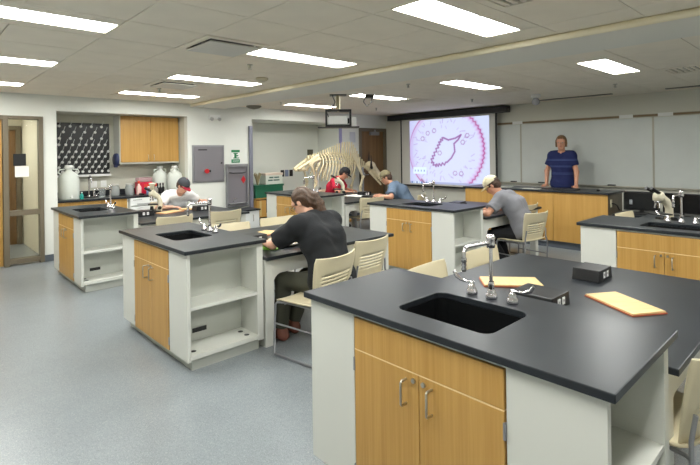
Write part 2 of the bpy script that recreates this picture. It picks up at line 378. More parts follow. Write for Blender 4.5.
# ------------------------------------------------------------------ lab islands
ISL = [(1.48, .48), (1.48, 3.345), (1.48, 6.21), (4.75, .41), (4.75, 3.27), (4.83, 6.0)]
def make_island():
    t = thing('sink_island', 'x', 'lab island')
    W = 1.46; D = .70
    hole = rrect(.14, .49, .485, .965, .05)
    MB().prism([(0, 0), (D, 0), (D, W), (0, W)], .885, .914, hole=hole[::-1]).build('worktop', EPOXY, t, .004)
    b = MB(); n = len(hole); c0 = (.3125, .7275)
    inner = [((x-c0[0])*.97+c0[0], (y-c0[1])*.97+c0[1]) for x, y in hole]; out = [((x-c0[0])*1.04+c0[0], (y-c0[1])*1.04+c0[1]) for x, y in hole]
    vs = [(x, y, .884) for x, y in hole]+[(x, y, .70) for x, y in inner]+[(x, y, .884) for x, y in out]+[(x, y, .69) for x, y in out]
    fs = [(i, (i+1) % n, n+(i+1) % n, n+i) for i in range(n)]+[tuple(range(n, 2*n))]+[(2*n+i, 3*n+i, 3*n+(i+1) % n, 2*n+(i+1) % n) for i in range(n)]+[tuple(range(3*n, 4*n))[::-1]]+[(i, 2*n+i, 2*n+(i+1) % n, (i+1) % n) for i in range(n)]
    sk = b.add(vs, fs).build('sink_basin', DSINK, t)
    MB().lathe([(0, .7015), (.035, .7015), (.04, .704), (.03, .706)], 16, (.3, .56, 0)).build('drain', CHROME, sk)
    F = .025
    MB().box((F, 1.115, .085), (F+.02, 1.43, .884)).build('front_panel', LAM, t, .002)
    MB().box((F, .03, .085), (F+.02, .355, .884)).build('front_panel', LAM, t, .002)
    bx('top_rail', (F+.002, .355, .868), (F+.02, 1.115, .884), LAMIN, t)
    bx('drawer_front', (F-.004, .362, .722), (F+.016, 1.108, .864), OAK, t, .0015)
    bx('painted_edge_light', (F-.003, .362, .7165), (F+.014, 1.108, .7215), mat('edge_light_tone', (240, 212, 160), .4), t)  # pale strip that paints in the light catching the doors' top edge
    for k, (a, c, hy) in enumerate(((.362, .733, .67), (.737, 1.108, .80))):
        d = bx('door', (F-.004, a, .088), (F+.016, c, .716), OAK, t, .0015)
        MB().tube([(F-.004, hy, .685), (F-.035, hy, .685), (F-.04, hy, .68), (F-.04, hy, .59), (F-.035, hy, .585), (F-.004, hy, .585)], .005, 8).build('handle', NICKEL, d)
        ly = .71 if k == 0 else .76
        MB().tube([(F-.004, ly, .69), (F-.012, ly, .69)], .010, 12).build('lock', NICKEL, d)
        for hz in (.16, .65): bx('hinge', (F-.007, (a-.007 if k == 0 else c-.003), hz-.03), (F+.004, (a+.003 if k == 0 else c+.007), hz+.03), STEEL, d)
    # carcass, end bay, kick
    bx('toe_kick', (.08, .08, 0), (.66, 1.40, .086), LAMIN, t)
    bx('back_panel', (.66, .03, .086), (.678, 1.43, .884), LAM, t)
    bx('end_panel', (F+.02, 1.41, .086), (.66, 1.43, .884), LAM, t)
    MB().box((F+.02, .03, .086), (.052, .30, .884)).build('stile', LAM, t)
    MB().box((.622, .03, .086), (.66, .30, .884)).build('stile', LAM, t)
    bx('bay_back', (.052, .29, .086), (.622, .30, .884), LAMIN, t)
    bx('bay_top', (.052, .032, .862), (.622, .29, .884), LAMIN, t)
    bx('shelf', (.052, .034, .462), (.622, .29, .488), LAM, t, .002)
    bs = bx('bottom_shelf', (.045, .026, .10), (.64, .29, .135), LAM, t, .002)
    for gx, gy in ((.10, .10), (.10, .20), (.56, .10), (.56, .20)): MB().lathe([(0, .137), (.018, .137), (.022, .1352)], 14, (gx, gy, 0)).build('grommet', BLACK, bs)
    bx('cable_slot', (.18, .284, .20), (.30, .2895, .235), BLACK, t)
    bx('carcass', (F+.021, .301, .09), (.12, 1.409, .69), LAMIN, t)
    return t
def make_faucet():
    t = thing('lab_faucet', 'x', 'faucet')
    base = [(0, 0), (.024, 0), (.026, .006), (.022, .022), (.016, .03), (.017, .036), (.01, .045), (.008, .05)]
    MB().lathe([(r, z) for r, z in base], 18).build('base', CHROME, t)
    MB().tube([(0, 0, .04), (0, 0, .235)], .008, 12).lathe([(.012, .04), (.014, .06), (.012, .075)], 14).build('riser', CHROME, t)
    b = MB(); b.lathe([(0, .225), (.018, .225), (.02, .24), (.018, .262), (.021, .27), (.014, .282), (0, .284)], 16)
    b.build('valve_head', CHROME, t)
    # spout runs from the head towards the sink (-x) and turns down
    pts = [(-.01, .0, .248), (-.15, .02, .248)]+[(-.15-.03*math.sin(a), .02, .218+.03*math.cos(a)) for a in (0.4, .8, 1.2, 1.57)]+[(-.18, .02, .205)]
    MB().tube(pts, .008, 12).build('spout', CHROME, t)
    MB().lathe([(.011, .205), (.012, .19), (.009, .185), (.012, .175), (.009, .168), (.012, .158), (.008, .148), (0, .148)], 14, (-.18, .02, 0)).build('hose_nozzle', CHROME, t)
    for s in (-1, 1):
        h = MB().lathe(base+[(.008, .058), (0, .06)], 18, (0, s*.10, 0)).build('valve', CHROME, t)
        q = [(0, s*.10, .055), (0, s*.125, .052), (0, s*.155, .056), (0, s*.18, .068), (0, s*.195, .09)]
        MB().tube(q, [.004, .005, .008, .01, .007], 8).build('wrist_blade', CHROME, h)
    return t
def make_table():
    t = thing('lab_table', 'x', 'lab table')
    L_, W = 1.575, 1.46
    MB().box((.002, 0, .73), (L_, W, .76)).build('tabletop', EPOXY, t, .004)
    for (x0, y0) in ((.0, .04), (1.44, .04), (.0, 1.33), (1.44, 1.33)): bx('leg', (x0+.004, y0, 0), (x0+.09, y0+.09, .73), LAM, t, .003)
    for y0 in (.05, 1.39):
        r = .09; xa, xb, zl, zt = .09, 1.444, .60, .73
        poly = [(xa, zt), (xa, zl-r)] + [(xa+r-r*math.cos(math.radians(a)), zl-r+r*math.sin(math.radians(a))) for a in (20, 40, 60, 80)] + [(xb-r+r*math.cos(math.radians(a)), zl-r+r*math.sin(math.radians(a))) for a in (80, 60, 40, 20)] + [(xb, zl-r), (xb, zt)]
        T = Matrix(((1,0,0,0),(0,0,1,y0),(0,1,0,0),(0,0,0,1)))
        MB().prism(poly, 0, .02, T=T).build('apron', LAM, t, fix=True)
    bx('cross_rail', (1.45, .13, .60), (1.47, 1.33, .73), LAM, t); bx('modesty_panel', (.02, .13, .10), (.04, 1.33, .73), LAM, t)
    return t
isl = make_island(); fau = make_faucet(); tab = make_table()
IL = ['nearest lab island with the two oak doors in the foreground', 'sink island left of the woman in the black T-shirt, shelves facing right', 'farthest left sink island near the glass door',
      'sink island at the right edge in front of the monitors', 'sink island in the middle that mirrors the projected picture', 'sink island in front of the alcove and the skeleton']
FL = ['tall chrome lab faucet on the nearest island', 'chrome lab faucet on the island left of the woman', 'chrome lab faucet on the farthest left island', 'chrome lab faucet on the right edge island, beside the microscope', 'chrome lab faucet on the middle island in front of the screen', 'chrome lab faucet on the island in front of the skeleton']
TL = ['low black lab table with two boards on it, in the foreground', 'low black lab table where the woman in black writes', 'low black lab table of the man in the white T-shirt', 'low black lab table behind the right edge island', 'low black lab table of the man in the cream cap', 'low black lab table shared by the red and the blue shirt']
for i, (x, y) in enumerate(ISL):
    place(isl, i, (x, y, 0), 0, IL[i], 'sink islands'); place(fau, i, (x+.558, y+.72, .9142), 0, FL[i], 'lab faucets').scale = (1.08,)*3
    place(tab, i, (x+.702, y, 0), 0, TL[i], 'low lab tables')

# ------------------------------------------------------------------ power boxes and boards
def make_pbox():
    t = thing('power_box', 'x', 'power outlet box')
    MB().prism([(-.12, 0), (.12, 0), (.105, .075), (-.105, .075)], -.085, .085, T=Matrix(((1,0,0,0),(0,0,1,0),(0,1,0,0),(0,0,0,1)))).build('housing', BLACK, t, .004, fix=True)
    for k in (-1, 1):
        o = MB().box((k*.028-.016, -.088, .018), (k*.028+.016, -.0852, .058)).build('outlet', WHITE, t, .003)
        MB().box((k*.028-.006, -.0885, .034), (k*.028-.003, -.088, .046)).box((k*.028+.003, -.0885, .034), (k*.028+.006, -.088, .046)).build('socket_slot', BLACK, o)
    return t
pb = make_pbox(); k = 0
PBL = {(0,0): 'black outlet box behind the tall faucet on the nearest table', (0,1): 'black outlet box standing alone beyond the two boards on the nearest table', (1,0): 'black outlet box left of the woman in black', (2,1): 'black outlet box in front of the man in the red-billed cap', (2,0): 'black outlet box beside the black microscope', (5,1): 'black outlet box by the hands of the man in the blue shirt'}
for (i, j), l in PBL.items():
    x, y = ISL[i]; place(pb, k, (x+((1.10 if i == 0 else 1.0) if j == 0 else 1.87), y+(.74 if i != 1 else .70), .7602), 0, l, 'power boxes on the tables').scale = (1, 1.4 if (i, j) == (0, 0) else 1, 1); k += 1
def make_board():
    t = thing('cutting_board', 'x', 'board')
    MB().box((-.18, -.1, .004), (.18, .1, .014)).build('face', MAPLE, t, .002); MB().box((-.184, -.104, 0), (.184, .104, .0055)).build('backing', BOARDRED, t)
    return t
bd = make_board()
BD = [((2.86, 1.545), -.865, 'pale board with red edges behind the tall faucet'), ((2.89, .89), 1.0, 'pale board with red edges alone at the right of the nearest table'),
      ((2.78, 4.35), .3, 'pale board beyond the outlet box left of the woman'), ((2.72, 3.95), .6, 'pale board under the papers of the woman in black'),
      ((2.9, 7.05), .4, 'pale board in front of the outlet box on the far left table'), ((3.3, 7.2), -.5, 'pale board under the arms of the man in the white T-shirt'),
      ((2.55, 7.42), .1, 'pale board between the far left sink and the black microscope')]
for i, ((x, y), rz, l) in enumerate(BD): place(bd, i, (x, y, .7603), rz, l, 'pale boards on the tables')

# ------------------------------------------------------------------ chairs
def make_chair():
    t = thing('stacking_chair', 'x', 'chair')
    # back shell
    nx = 20; zs = []; slots = [.555, .585, .615, .645, .675]
    z = .455; lv = [.455, .48, .51, .535]
    for s_ in slots: lv += [s_-.004, s_+.005]
    lv += [.705, .735, .765, .79, .808, .82, .828]
    def P(u, z):       # u -1..1
        f = (z-.455)/.373
        hw = .205+.05*math.sin(min(1, f*1.05)*PI/2)-.004*f
        if f > .90: hw -= (f-.90)*.12
        topdip = .012*(1-u*u) if f > .9 else 0
        y = -.195-.105*f+.055*abs(u)**2.4*(.35+.65*f) - (.012*math.sin((z-.55)*2*PI/.03) if .55 < z < .68 and abs(u) < .7 else 0)*.25
        return (u*hw, y, z-topdip*(f-.9)/.1 if f > .9 else z)
    vs = [P(-1+2*i/nx, z) for z in lv for i in range(nx+1)]; fs = []
    for j in range(len(lv)-1):
        hole = any(abs((lv[j]+lv[j+1])/2-s_-.0005) < .003 for s_ in slots)
        for i in range(nx):
            if hole and abs(-1+2*(i+.5)/nx) < .66: continue
            fs.append((j*(nx+1)+i, j*(nx+1)+i+1, (j+1)*(nx+1)+i+1, (j+1)*(nx+1)+i))
    o = MB().add(vs, fs, 0, True).build('backrest', CREAM, t); m = o.modifiers.new('s', 'SOLIDIFY'); m.thickness = .009; m.offset = 0
    ny = 14; vs = []
    for j in range(ny+1):
        v = j/ny; y = -.215+.44*v
        for i in range(nx+1):
            u = -1+2*i/nx; hw = .215+.02*math.sin(v*PI/1.3)-(.03*max(0, (v-.85)/.15)**2)
            z = .452-.012*(1-u*u)*math.sin(min(1, v*1.2)*PI)+.022*max(0, (.15-v)/.15)**2-.03*max(0, (v-.8)/.2)**2+.010*abs(u)**3
            vs.append((u*hw, y, z))
    fs = [(j*(nx+1)+i, j*(nx+1)+i+1, (j+1)*(nx+1)+i+1, (j+1)*(nx+1)+i) for j in range(ny) for i in range(nx)]
    o = MB().add(vs, fs, 0, True).build('seat', CREAM, t); m = o.modifiers.new('s', 'SOLIDIFY'); m.thickness = .012
    for s in (-1, 1):
        MB().tube([(s*.2, .12, .428), (s*.228, .185, .428), (s*.235, .20, .41), (s*.242, .215, .02), (s*.242, .205, .012)], .0095, 8).build('leg', STEEL, t)
        MB().tube([(s*.242, .205, .012), (s*.242, -.21, .012), (s*.242, -.225, .02), (s*.235, -.235, .42), (s*.215, -.225, .50), (s*.20, -.235, .60)], .0095, 8).build('leg', STEEL, t)
        MB().tube([(s*.2, .12, .428), (s*.2, -.2, .428), (s*.22, -.23, .43)], .009, 8).build('seat_rail', STEEL, t)
    MB().tube([(-.21, -.1, .42), (.21, -.1, .42)], .008, 8).tube([(-.21, .12, .42), (.21, .12, .42)], .008, 8).build('stretcher', STEEL, t)
    for s in (-1, 1): MB().tube([(s*.239, .213, .26), (s*.239, -.232, .26)], .007, 8).build('side_bar', STEEL, t)
    return t
ch = make_chair()
CH = [((2.43, 3.05), .17, 'cream plastic chair with slotted back under the woman in the black T-shirt'),
      ((3.14, 3.33), .10, 'empty cream chair with slotted back right of the seated woman'),
      ((2.44, .61), -.24, 'cream chair with slotted back cut off at the lower right edge'),
      ((2.68, 1.82), PI+.10, 'cream chair back showing above the near table, left of the tall faucet'),
      ((3.40, 1.84), PI+.02, 'cream chair back seen behind the riser of the tall faucet'),
      ((2.66, 4.72), PI-.25, 'cream chair behind the faucet of the second island'),
      ((3.40, 4.74), PI-.05, 'cream chair back standing left of the head of the woman'),
      ((3.32, 6.38), .04, 'tan-looking chair back before the far left table, right of the two'),
      ((2.58, 6.38), .04, 'tan-looking chair back before the far left table, left of the two'),
      ((5.95, 3.06), -.15, 'cream slotted chair under the man in the cream cap'),
      ((6.74, 3.55), .04, 'empty cream chair behind the chair of the man in the cream cap'),
      ((6.10, 6.12), -.25, 'empty cream chair seen from behind, between the woman and the blue shirt'),
      ((6.98, 5.82), .4, 'cream chair under the man in the blue shirt'),
      ((6.52, 1.75), PI-.1, 'cream chair back peeking above the right edge island'),
      ((3.30, 7.98), PI+.05, 'cream chair under the man in the white T-shirt'),
      ((6.72, 7.72), PI+.2, 'cream chair under the man in the red shirt')]
for i, ((x, y), rz, l) in enumerate(CH): place(ch, i, (x, y, 0), rz, l, 'cream stacking chairs')

# ------------------------------------------------------------------ signed-distance modelling for people, caps, skulls
class SDF:
    def __init__(s, lo, hi, h):
        s.lo = np.array(lo, np.float32); s.h = h; s.n = np.ceil((np.array(hi)-np.array(lo))/h).astype(int)+1; s.d = np.full(s.n, 1.0, np.float32)
    def region(s, lo, hi):
        a = np.clip(np.floor((np.array(lo)-s.lo)/s.h).astype(int), 0, s.n-1); b = np.clip(np.ceil((np.array(hi)-s.lo)/s.h).astype(int)+1, 1, s.n)
        sl = tuple(slice(i, j) for i, j in zip(a, b))
        ax = [s.lo[k]+s.h*np.arange(a[k], b[k], dtype=np.float32) for k in range(3)]
        return sl, np.meshgrid(*ax, indexing='ij', sparse=True)
    def put(s, sl, d, k, op='u'):
        c = s.d[sl]
        if op == 'u':
            h = np.clip(.5+.5*(c-d)/k, 0, 1); s.d[sl] = c*(1-h)+d*h-k*h*(1-h)
        elif op == 's':
            h = np.clip(.5-.5*(c+d)/k, 0, 1); s.d[sl] = c*(1-h)+(-d)*h+k*h*(1-h)
    def cone(s, a, b, ra, rb, k=.02, op='u', cuts=(), grow=0, sq=None):
        a = np.array(a, np.float32); b = np.array(b, np.float32); ra += grow; rb += grow; R = max(ra, rb)+k+.02
        sl, (X, Y, Z) = s.region(np.minimum(a, b)-R, np.maximum(a, b)+R)
        if 0 in s.d[sl].shape: return s
        ba = b-a; L = float(ba @ ba)+1e-9
        t = np.clip(((X-a[0])*ba[0]+(Y-a[1])*ba[1]+(Z-a[2])*ba[2])/L, 0, 1)
        d = np.sqrt((X-a[0]-t*ba[0])**2+(Y-a[1]-t*ba[1])**2+(Z-a[2]-t*ba[2])**2)-(ra+(rb-ra)*t)
        for p, nn in cuts: d = np.maximum(d, (X-p[0])*nn[0]+(Y-p[1])*nn[1]+(Z-p[2])*nn[2])
        s.put(sl, d, k, op); return s
    def ell(s, c, r, Rm=None, k=.02, op='u', cuts=(), grow=0):
        c = np.array(c, np.float32); r = np.array(r, np.float32)+grow; R = float(max(r))+k+.02
        sl, (X, Y, Z) = s.region(c-R, c+R)
        if 0 in s.d[sl].shape: return s
        x, y, z = X-c[0], Y-c[1], Z-c[2]
        if Rm is not None: M_ = np.array(Rm); x, y, z = [M_[0][i]*x+M_[1][i]*y+M_[2][i]*z for i in range(3)]
        k0 = np.sqrt((x/r[0])**2+(y/r[1])**2+(z/r[2])**2); k1 = np.sqrt((x/r[0]**2)**2+(y/r[1]**2)**2+(z/r[2]**2)**2)+1e-6
        d = k0*(k0-1)/k1
        for p, nn in cuts: d = np.maximum(d, (X-p[0])*nn[0]+(Y-p[1])*nn[1]+(Z-p[2])*nn[2])
        s.put(sl, d.astype(np.float32), k, op); return s
    def wrinkle(s, amp, f):
        X, Y, Z = np.meshgrid(*[s.lo[k]+s.h*np.arange(s.n[k], dtype=np.float32) for k in range(3)], indexing='ij', sparse=True)
        s.d += amp*np.sin(f*Z+2.3*np.sin(f*.6*X+1)+1.7*np.sin(f*.5*Y))*np.sin(f*.7*X+1.3*np.sin(f*.8*Z)+Y*f*.4); return s
    def cutplane(s, p, nn):
        X, Y, Z = np.meshgrid(*[s.lo[k]+s.h*np.arange(s.n[k], dtype=np.float32) for k in range(3)], indexing='ij', sparse=True)
        s.d = np.maximum(s.d, (X-p[0])*nn[0]+(Y-p[1])*nn[1]+(Z-p[2])*nn[2]); return s
    def mesh(s, name, m):
        d = s.d; d[0], d[-1] = 1, 1; d[:, 0], d[:, -1] = 1, 1; d[:, :, 0], d[:, :, -1] = 1, 1
        ins = d < 0; c = ins[:-1, :-1, :-1].astype(np.int8)
        tot = np.zeros(c.shape, np.int8)
        for i in (0, 1):
            for j in (0, 1):
                for k in (0, 1): tot += ins[i:i+c.shape[0], j:j+c.shape[1], k:k+c.shape[2]]
        I = np.argwhere((tot > 0) & (tot < 8)); idx = np.full(c.shape, -1, np.int32); idx[tuple(I.T)] = np.arange(len(I))
        acc = np.zeros((len(I), 3)); cnt = np.zeros(len(I))
        corners = [(i, j, k) for i in (0, 1) for j in (0, 1) for k in (0, 1)]
        for a in corners:
            for ax in range(3):
                if a[ax]: continue
                b_ = list(a); b_[ax] = 1
                da = d[tuple((I+a).T)]; db = d[tuple((I+b_).T)]; cr = (da < 0) != (db < 0)
                t = np.where(cr, da/np.where(cr, da-db, 1), 0); p = np.array(a, float)[None]+0*acc; p[:, ax] += t
                acc += p*cr[:, None]; cnt += cr
        V = (I+acc/cnt[:, None])*s.h+s.lo
        F = []
        for ax in range(3):
            o1, o2 = [(1, 2), (2, 0), (0, 1)][ax]
            sa = [slice(1, -1)]*3; sb = [slice(1, -1)]*3; sa[ax] = slice(0, -1); sb[ax] = slice(1, None)
            A = ins[tuple(sa)]; B = ins[tuple(sb)]; E_ = np.argwhere(A != B); off = np.array([1, 1, 1]); off[ax] = 0; G = E_+off
            flip = A[tuple(E_.T)]
            q = []
            for u, v in ((1, 1), (0, 1), (0, 0), (1, 0)):
                g = G.copy(); g[:, o1] -= u; g[:, o2] -= v; q.append(idx[tuple(g.T)])
            q = np.stack(q, 1); q[~flip] = q[~flip][:, ::-1]; F.append(q)
        F = np.concatenate(F); F = F[(F >= 0).all(1)]
        # light smoothing
        me = bpy.data.meshes.new(name); me.from_pydata(V.tolist(), [], F.tolist()); me.materials.append(m)
        me.polygons.foreach_set('use_smooth', [True]*len(F)); return me
    def build(s, name, m, parent): return link(name, s.mesh(name, m), parent)

def ik(a, c, l1, l2, pole):
    a, c, pole = Vector(a), Vector(c), Vector(pole); d = c-a; L = min(d.length, (l1+l2)*.995); dn = d.normalized(); c = a+dn*L
    x = (l1*l1-l2*l2+L*L)/(2*L); h = math.sqrt(max(0, l1*l1-x*x)); p = (pole-dn*pole.dot(dn)).normalized()
    return a+dn*x+p*h, c

def person(label, loc, rz, hz=.55, lean=.2, lean2=.35, neck=.5, hpitch=.6, hyaw=0, hands=None, feet=None, palm=None, skin=SKIN,
           shirt=None, sleeve=.62, trousers=None, hair=None, hairstyle='short', cap=None, glasses=False, S=1.0, res=.008, collar=False, fem=False, shoes=None, loose=0.0, brows=None, sww=None):
    t = thing('person', label, 'person', loc, rz)
    V = Vector
    def d(a): return V((0, math.sin(a), math.cos(a)))
    pel = V((0, 0, hz)); waist = pel+d(lean*.6)*.14*S; chest = waist+d(lean)*.20*S; nb = chest+d(lean2)*.20*S
    sw = (sww or (.165 if fem else .18))*S; sh = [nb-d(lean2)*.055*S+V((s*sw, 0, 0)) for s in (-1, 1)]
    hc = nb+d(neck)*.17*S+V((0, .015, 0))
    Rh = (Matrix.Rotation(hyaw, 3, 'Z') @ Matrix.Rotation(-hpitch, 3, 'X'))
    H = lambda x, y, z: hc+Rh @ (V((x, y, z))*S)
    hip = [pel+V((s*.09*S, 0.0, -.02)) for s in (-1, 1)]
    hands = hands or [(-.2, .35, .8), (.2, .35, .8)]; hdir = palm or [(0.3, 1, -.1), (-.3, 1, -.1)]
    feet = feet or [(-.1, .35, .08), (.1, .35, .08)]
    elb, wr = [], []
    for i, s in enumerate((-1, 1)):
        e, w_ = ik(sh[i], hands[i], .29*S, .25*S, ((s*.95, -.2, -.55) if hz < .8 else (s*.55, -.25, -1))); elb.append(e); wr.append(w_)
    kn, an = [], []
    for i, s in enumerate((-1, 1)):
        e, a = ik(hip[i], feet[i], .43*S, .41*S, (s*.15, 1, .35)); kn.append(e); an.append(a)
    pts = [pel, hc]+elb+wr+kn+an; lo = [min(p[k] for p in pts)-.25 for k in range(3)]; hi = [max(p[k] for p in pts)+.27 for k in range(3)]
    lo[2] = max(-.02, lo[2])
    X = V((1, 0, 0))
    def torso(B, g, cuts=()):
        B.cone(pel-X*.075*S, pel+X*.075*S, .115*S, .115*S, .04, grow=g, cuts=cuts)
        B.cone(pel-X*.05*S, waist-X*.05*S, .105*S, .095*S, .05, grow=g, cuts=cuts); B.cone(pel+X*.05*S, waist+X*.05*S, .105*S, .095*S, .05, grow=g, cuts=cuts)
        for s in (-1, 1): B.cone(waist+X*s*.055*S, chest+X*s*.075*S, .093*S, .102*S, .05, grow=g, cuts=cuts); B.cone(chest+X*s*.075*S, nb-d(lean2)*.06*S+X*s*.10*S, .10*S, .07*S, .05, grow=g, cuts=cuts)
        B.cone(sh[0], sh[1], .062*S, .062*S, .05, grow=g)
        if fem:
            for s in (-1, 1): B.ell(chest+X*s*.07+d(lean+PI/2)*.075, (.06, .055, .06), None, .04, grow=g)
    # --- body: one continuous surface
    B = SDF(lo, hi, res)
    torso(B, 0)
    B.cone(nb-d(lean2)*.04*S, hc-Rh @ V((0, .0, .05))*S, .058*S, .052*S, .03)
    B.ell(H(0, -.012, .035), (.076*S, .094*S, .09*S), Rh, .02); B.ell(H(0, .02, -.035), (.062*S, .07*S, .085*S), Rh, .02)
    B.cone(H(-.018, .06, -.095), H(.018, .06, -.095), .024*S, .024*S, .02)
    B.cone(H(0, .083, .012), H(0, .104, -.026), .009*S, .013*S, .01); B.cone(H(-.05, .06, .03), H(.05, .06, .03), .018*S, .018*S, .02)
    B.cone(H(-.018, .088, -.058), H(.018, .088, -.058), .008*S, .008*S, .008)
    for s in (-1, 1):
        B.ell(H(s*.03, .092, .006), (.016*S, .012*S, .011*S), Rh, .008, 's'); B.ell(H(s*.077, -.005, -.005), (.010*S, .019*S, .03*S), Rh, .006)
    for i, s in enumerate((-1, 1)):
        B.cone(sh[i], elb[i], .05*S, .04*S, .03); B.cone(elb[i], wr[i], .041*S, .026*S, .015)
        B.cone(hip[i], kn[i], .085*S, .058*S, .03); B.cone(kn[i], an[i], .056*S, .038*S, .02)
        B.cone(kn[i], kn[i].lerp(an[i], .45), .056*S, .055*S, .03)
        f = V((0, 1, 0)); B.cone(an[i]-V((0, .02, .02)), an[i]+f*.14*S-V((0, 0, .045)), .035*S, .028*S, .02)
        # hand
        hd_ = V(hdir[i]).normalized(); upv = V((0, 0, 1)); side = hd_.cross(upv).normalized(); upv = side.cross(hd_).normalized()   # side = right of hand direction
        th = -s   # thumb side: towards the body midline when the palms face down
        w0 = wr[i]
        for q in (-.026, -.009, .009, .026): B.cone(w0+hd_*.015+side*q*.7*S, w0+hd_*.085*S+side*q*S, .014*S, .0125*S, .008)
        for q, ln in ((-.03, .062 if th > 0 else .075), (-.010, .082), (.010, .08 if th > 0 else .082), (.03, .075 if th > 0 else .062)):
            k0 = w0+hd_*.085*S+side*q*S; k1 = k0+(hd_*.86+side*q*2-upv*.28)*ln*.5*S; k2 = k1+(hd_*.62-upv*.78)*ln*.5*S
            B.cone(k0, k1, .0095*S, .0088*S, .004); B.cone(k1, k2, .0088*S, .0075*S, .004)
        t0 = w0+hd_*.03*S+side*th*-1*-.022*S*1
        t1 = t0+(hd_*.6+side*th*.75-upv*.2)*.045*S; t2 = t1+(hd_*.95+side*th*.1-upv*.25)*.035*S
        B.cone(w0+hd_*.03*S+side*th*.02*S, t1, .013*S, .0105*S, .008); B.cone(t1, t2, .0105*S, .0088*S, .004)
    body = B.build('body', skin, t)
    # eyes and mouth
    for s in (-1, 1):
        e = MB().ball(H(s*.03, .084, .006), .0105*S, 10).build('eye', mat('eye_white', (176, 168, 160), .4), t); MB().ball(H(s*.03, .0925, .005), .0052*S, 8).build('iris', HORN, e)
    MB().tube([H(-.022, .088, -.058), H(-.01, .096, -.056), H(.01, .096, -.056), H(.022, .088, -.058)], [.002, .005, .005, .002], 8).build('lips', mat('lips', (176, 98, 90), .5), t)
    # --- shirt
    B = SDF(lo, hi, res*1.1); g = .016+loose
    hemp = pel-d(lean*.6)*.05; torso(B, g)
    B.cone(nb-d(lean2)*.05*S, nb+d(neck)*(.0 if collar else -.01)*S, .06*S, .055*S, .02, grow=g)
    for i, s in enumerate((-1, 1)):
        e = sh[i].lerp(elb[i], sleeve); nn = (elb[i]-sh[i]).normalized(); B.cone(sh[i], elb[i], .056*S, .050*S, .03, grow=g, cuts=[(e, nn)])
    B.wrinkle(.0035, 34)
    nd = d(neck); B.cutplane(nb+nd*.03*S, nd) if False else None
    hemn = -d(lean*.6)
    B.cutplane(pel+hemn*.10, hemn)
    B.cone(nb+d(lean2+PI/2)*.03+d(neck)*.035, nb+d(neck)*.14*S, .062*S, .075*S, .008, 's')
    B.build('shirt', shirt, t)
    if collar:
        cb = MB()
        ring = [nb+X*math.cos(a)*.072*S+d(lean2+PI/2)*(.065*math.sin(a)+.012)*S+d(neck)*(.012-.02*max(0, math.sin(a)))*S for a in [PI/2+.25+(2*PI-.5)*k/22 for k in range(23)]]
        cb.tube(ring, .013*S, 8); cb.build('collar', shirt, t)
    # --- trousers
    if trousers:
        B = SDF([lo[0], lo[1], max(0, lo[2])], [hi[0], hi[1], hz+.15], res*1.1)
        B.cone(pel-X*.075*S, pel+X*.075*S, .118*S, .118*S, .04); B.cone(pel-X*.05*S, pel.lerp(waist, .5)-X*.05*S, .115*S, .105*S, .04); B.cone(pel+X*.05*S, pel.lerp(waist, .5)+X*.05*S, .115*S, .105*S, .04)
        for i in range(2): B.cone(hip[i], kn[i], .098*S, .075*S, .03); nn = (an[i]-kn[i]).normalized(); B.cone(kn[i], an[i], .074*S, .060*S, .03, cuts=[(an[i]-nn*.02, nn)])
        B.wrinkle(.004, 30); B.build('trousers', trousers, t)
    sm = shoes or BLACK
    for i in range(2):
        B = SDF(an[i]-V((.1, .15, .12)), an[i]+V((.1, .28, .1)), .008); a0 = an[i]
        B.cone(a0-V((0, .035, .035)), a0+V((0, .15*S, -.052)), .045, .038, .02); B.cone(a0-V((0, .01, .0)), a0-V((0, .03, .04)), .047, .045, .02); B.cutplane(V((0, 0, max(.002, a0.z-.09))), V((0, 0, -1))); B.cutplane(a0+V((0, 0, .03)), V((0, 0, 1)))
        B.build('shoe', sm, t)
    # --- hair
    if hair:
        B = SDF(hc-V((.2, .3, .45)), hc+V((.2, .25, .25)), .006)
        B.ell(H(0, -.024, .04), (.086*S, .10*S, .095*S), Rh, .01); B.ell(H(0, -.05, -.01), (.08*S, .065*S, .08*S), Rh, .02)
        # open the face
        B.ell(H(0, .10, -.035), (.068*S, .085*S, .105*S), Rh, .012, 's')
        if hairstyle == 'ponytail':
            a = H(0, -.10, .03); a = H(.01, -.085, .0); q = [a, a+V((.015, -.035, -.01)), a+V((.04, -.06, -.07)), a+V((.055, -.08, -.14)), a+V((.065, -.09, -.21)), a+V((.07, -.09, -.26))]; rr = [.04, .052, .056, .052, .038, .015]
            for k in range(5): B.cone(q[k], q[k+1], rr[k], rr[k+1], .02)
            B.ell(H(0, -.06, .0), (.088, .075, .09), Rh, .02)
        if hairstyle == 'shag':
            for s in (-1, 1): B.cone(H(s*.074, .0, .03), H(s*.078, -.015, -.055), .022, .02, .02)
            B.cone(H(-.03, .07, .10), H(.03, .075, .10), .022, .022, .02)
        if hairstyle == 'under': B.cutplane(H(0, 0, .045), Rh @ V((0, .1, 1)))
        B.wrinkle(.0045, 95 if hairstyle != 'ponytail' else 70)
        ho = B.build('hair', hair, t)
        if hairstyle == 'ponytail':
            MB().lathe([(.033, -.008), (.04, 0), (.033, .008)], 14, T=Matrix.Translation(H(.01, -.11, -.01)) @ Matrix.Rotation(1.2, 4, 'X')).build('hair_tie', BLACK, ho)
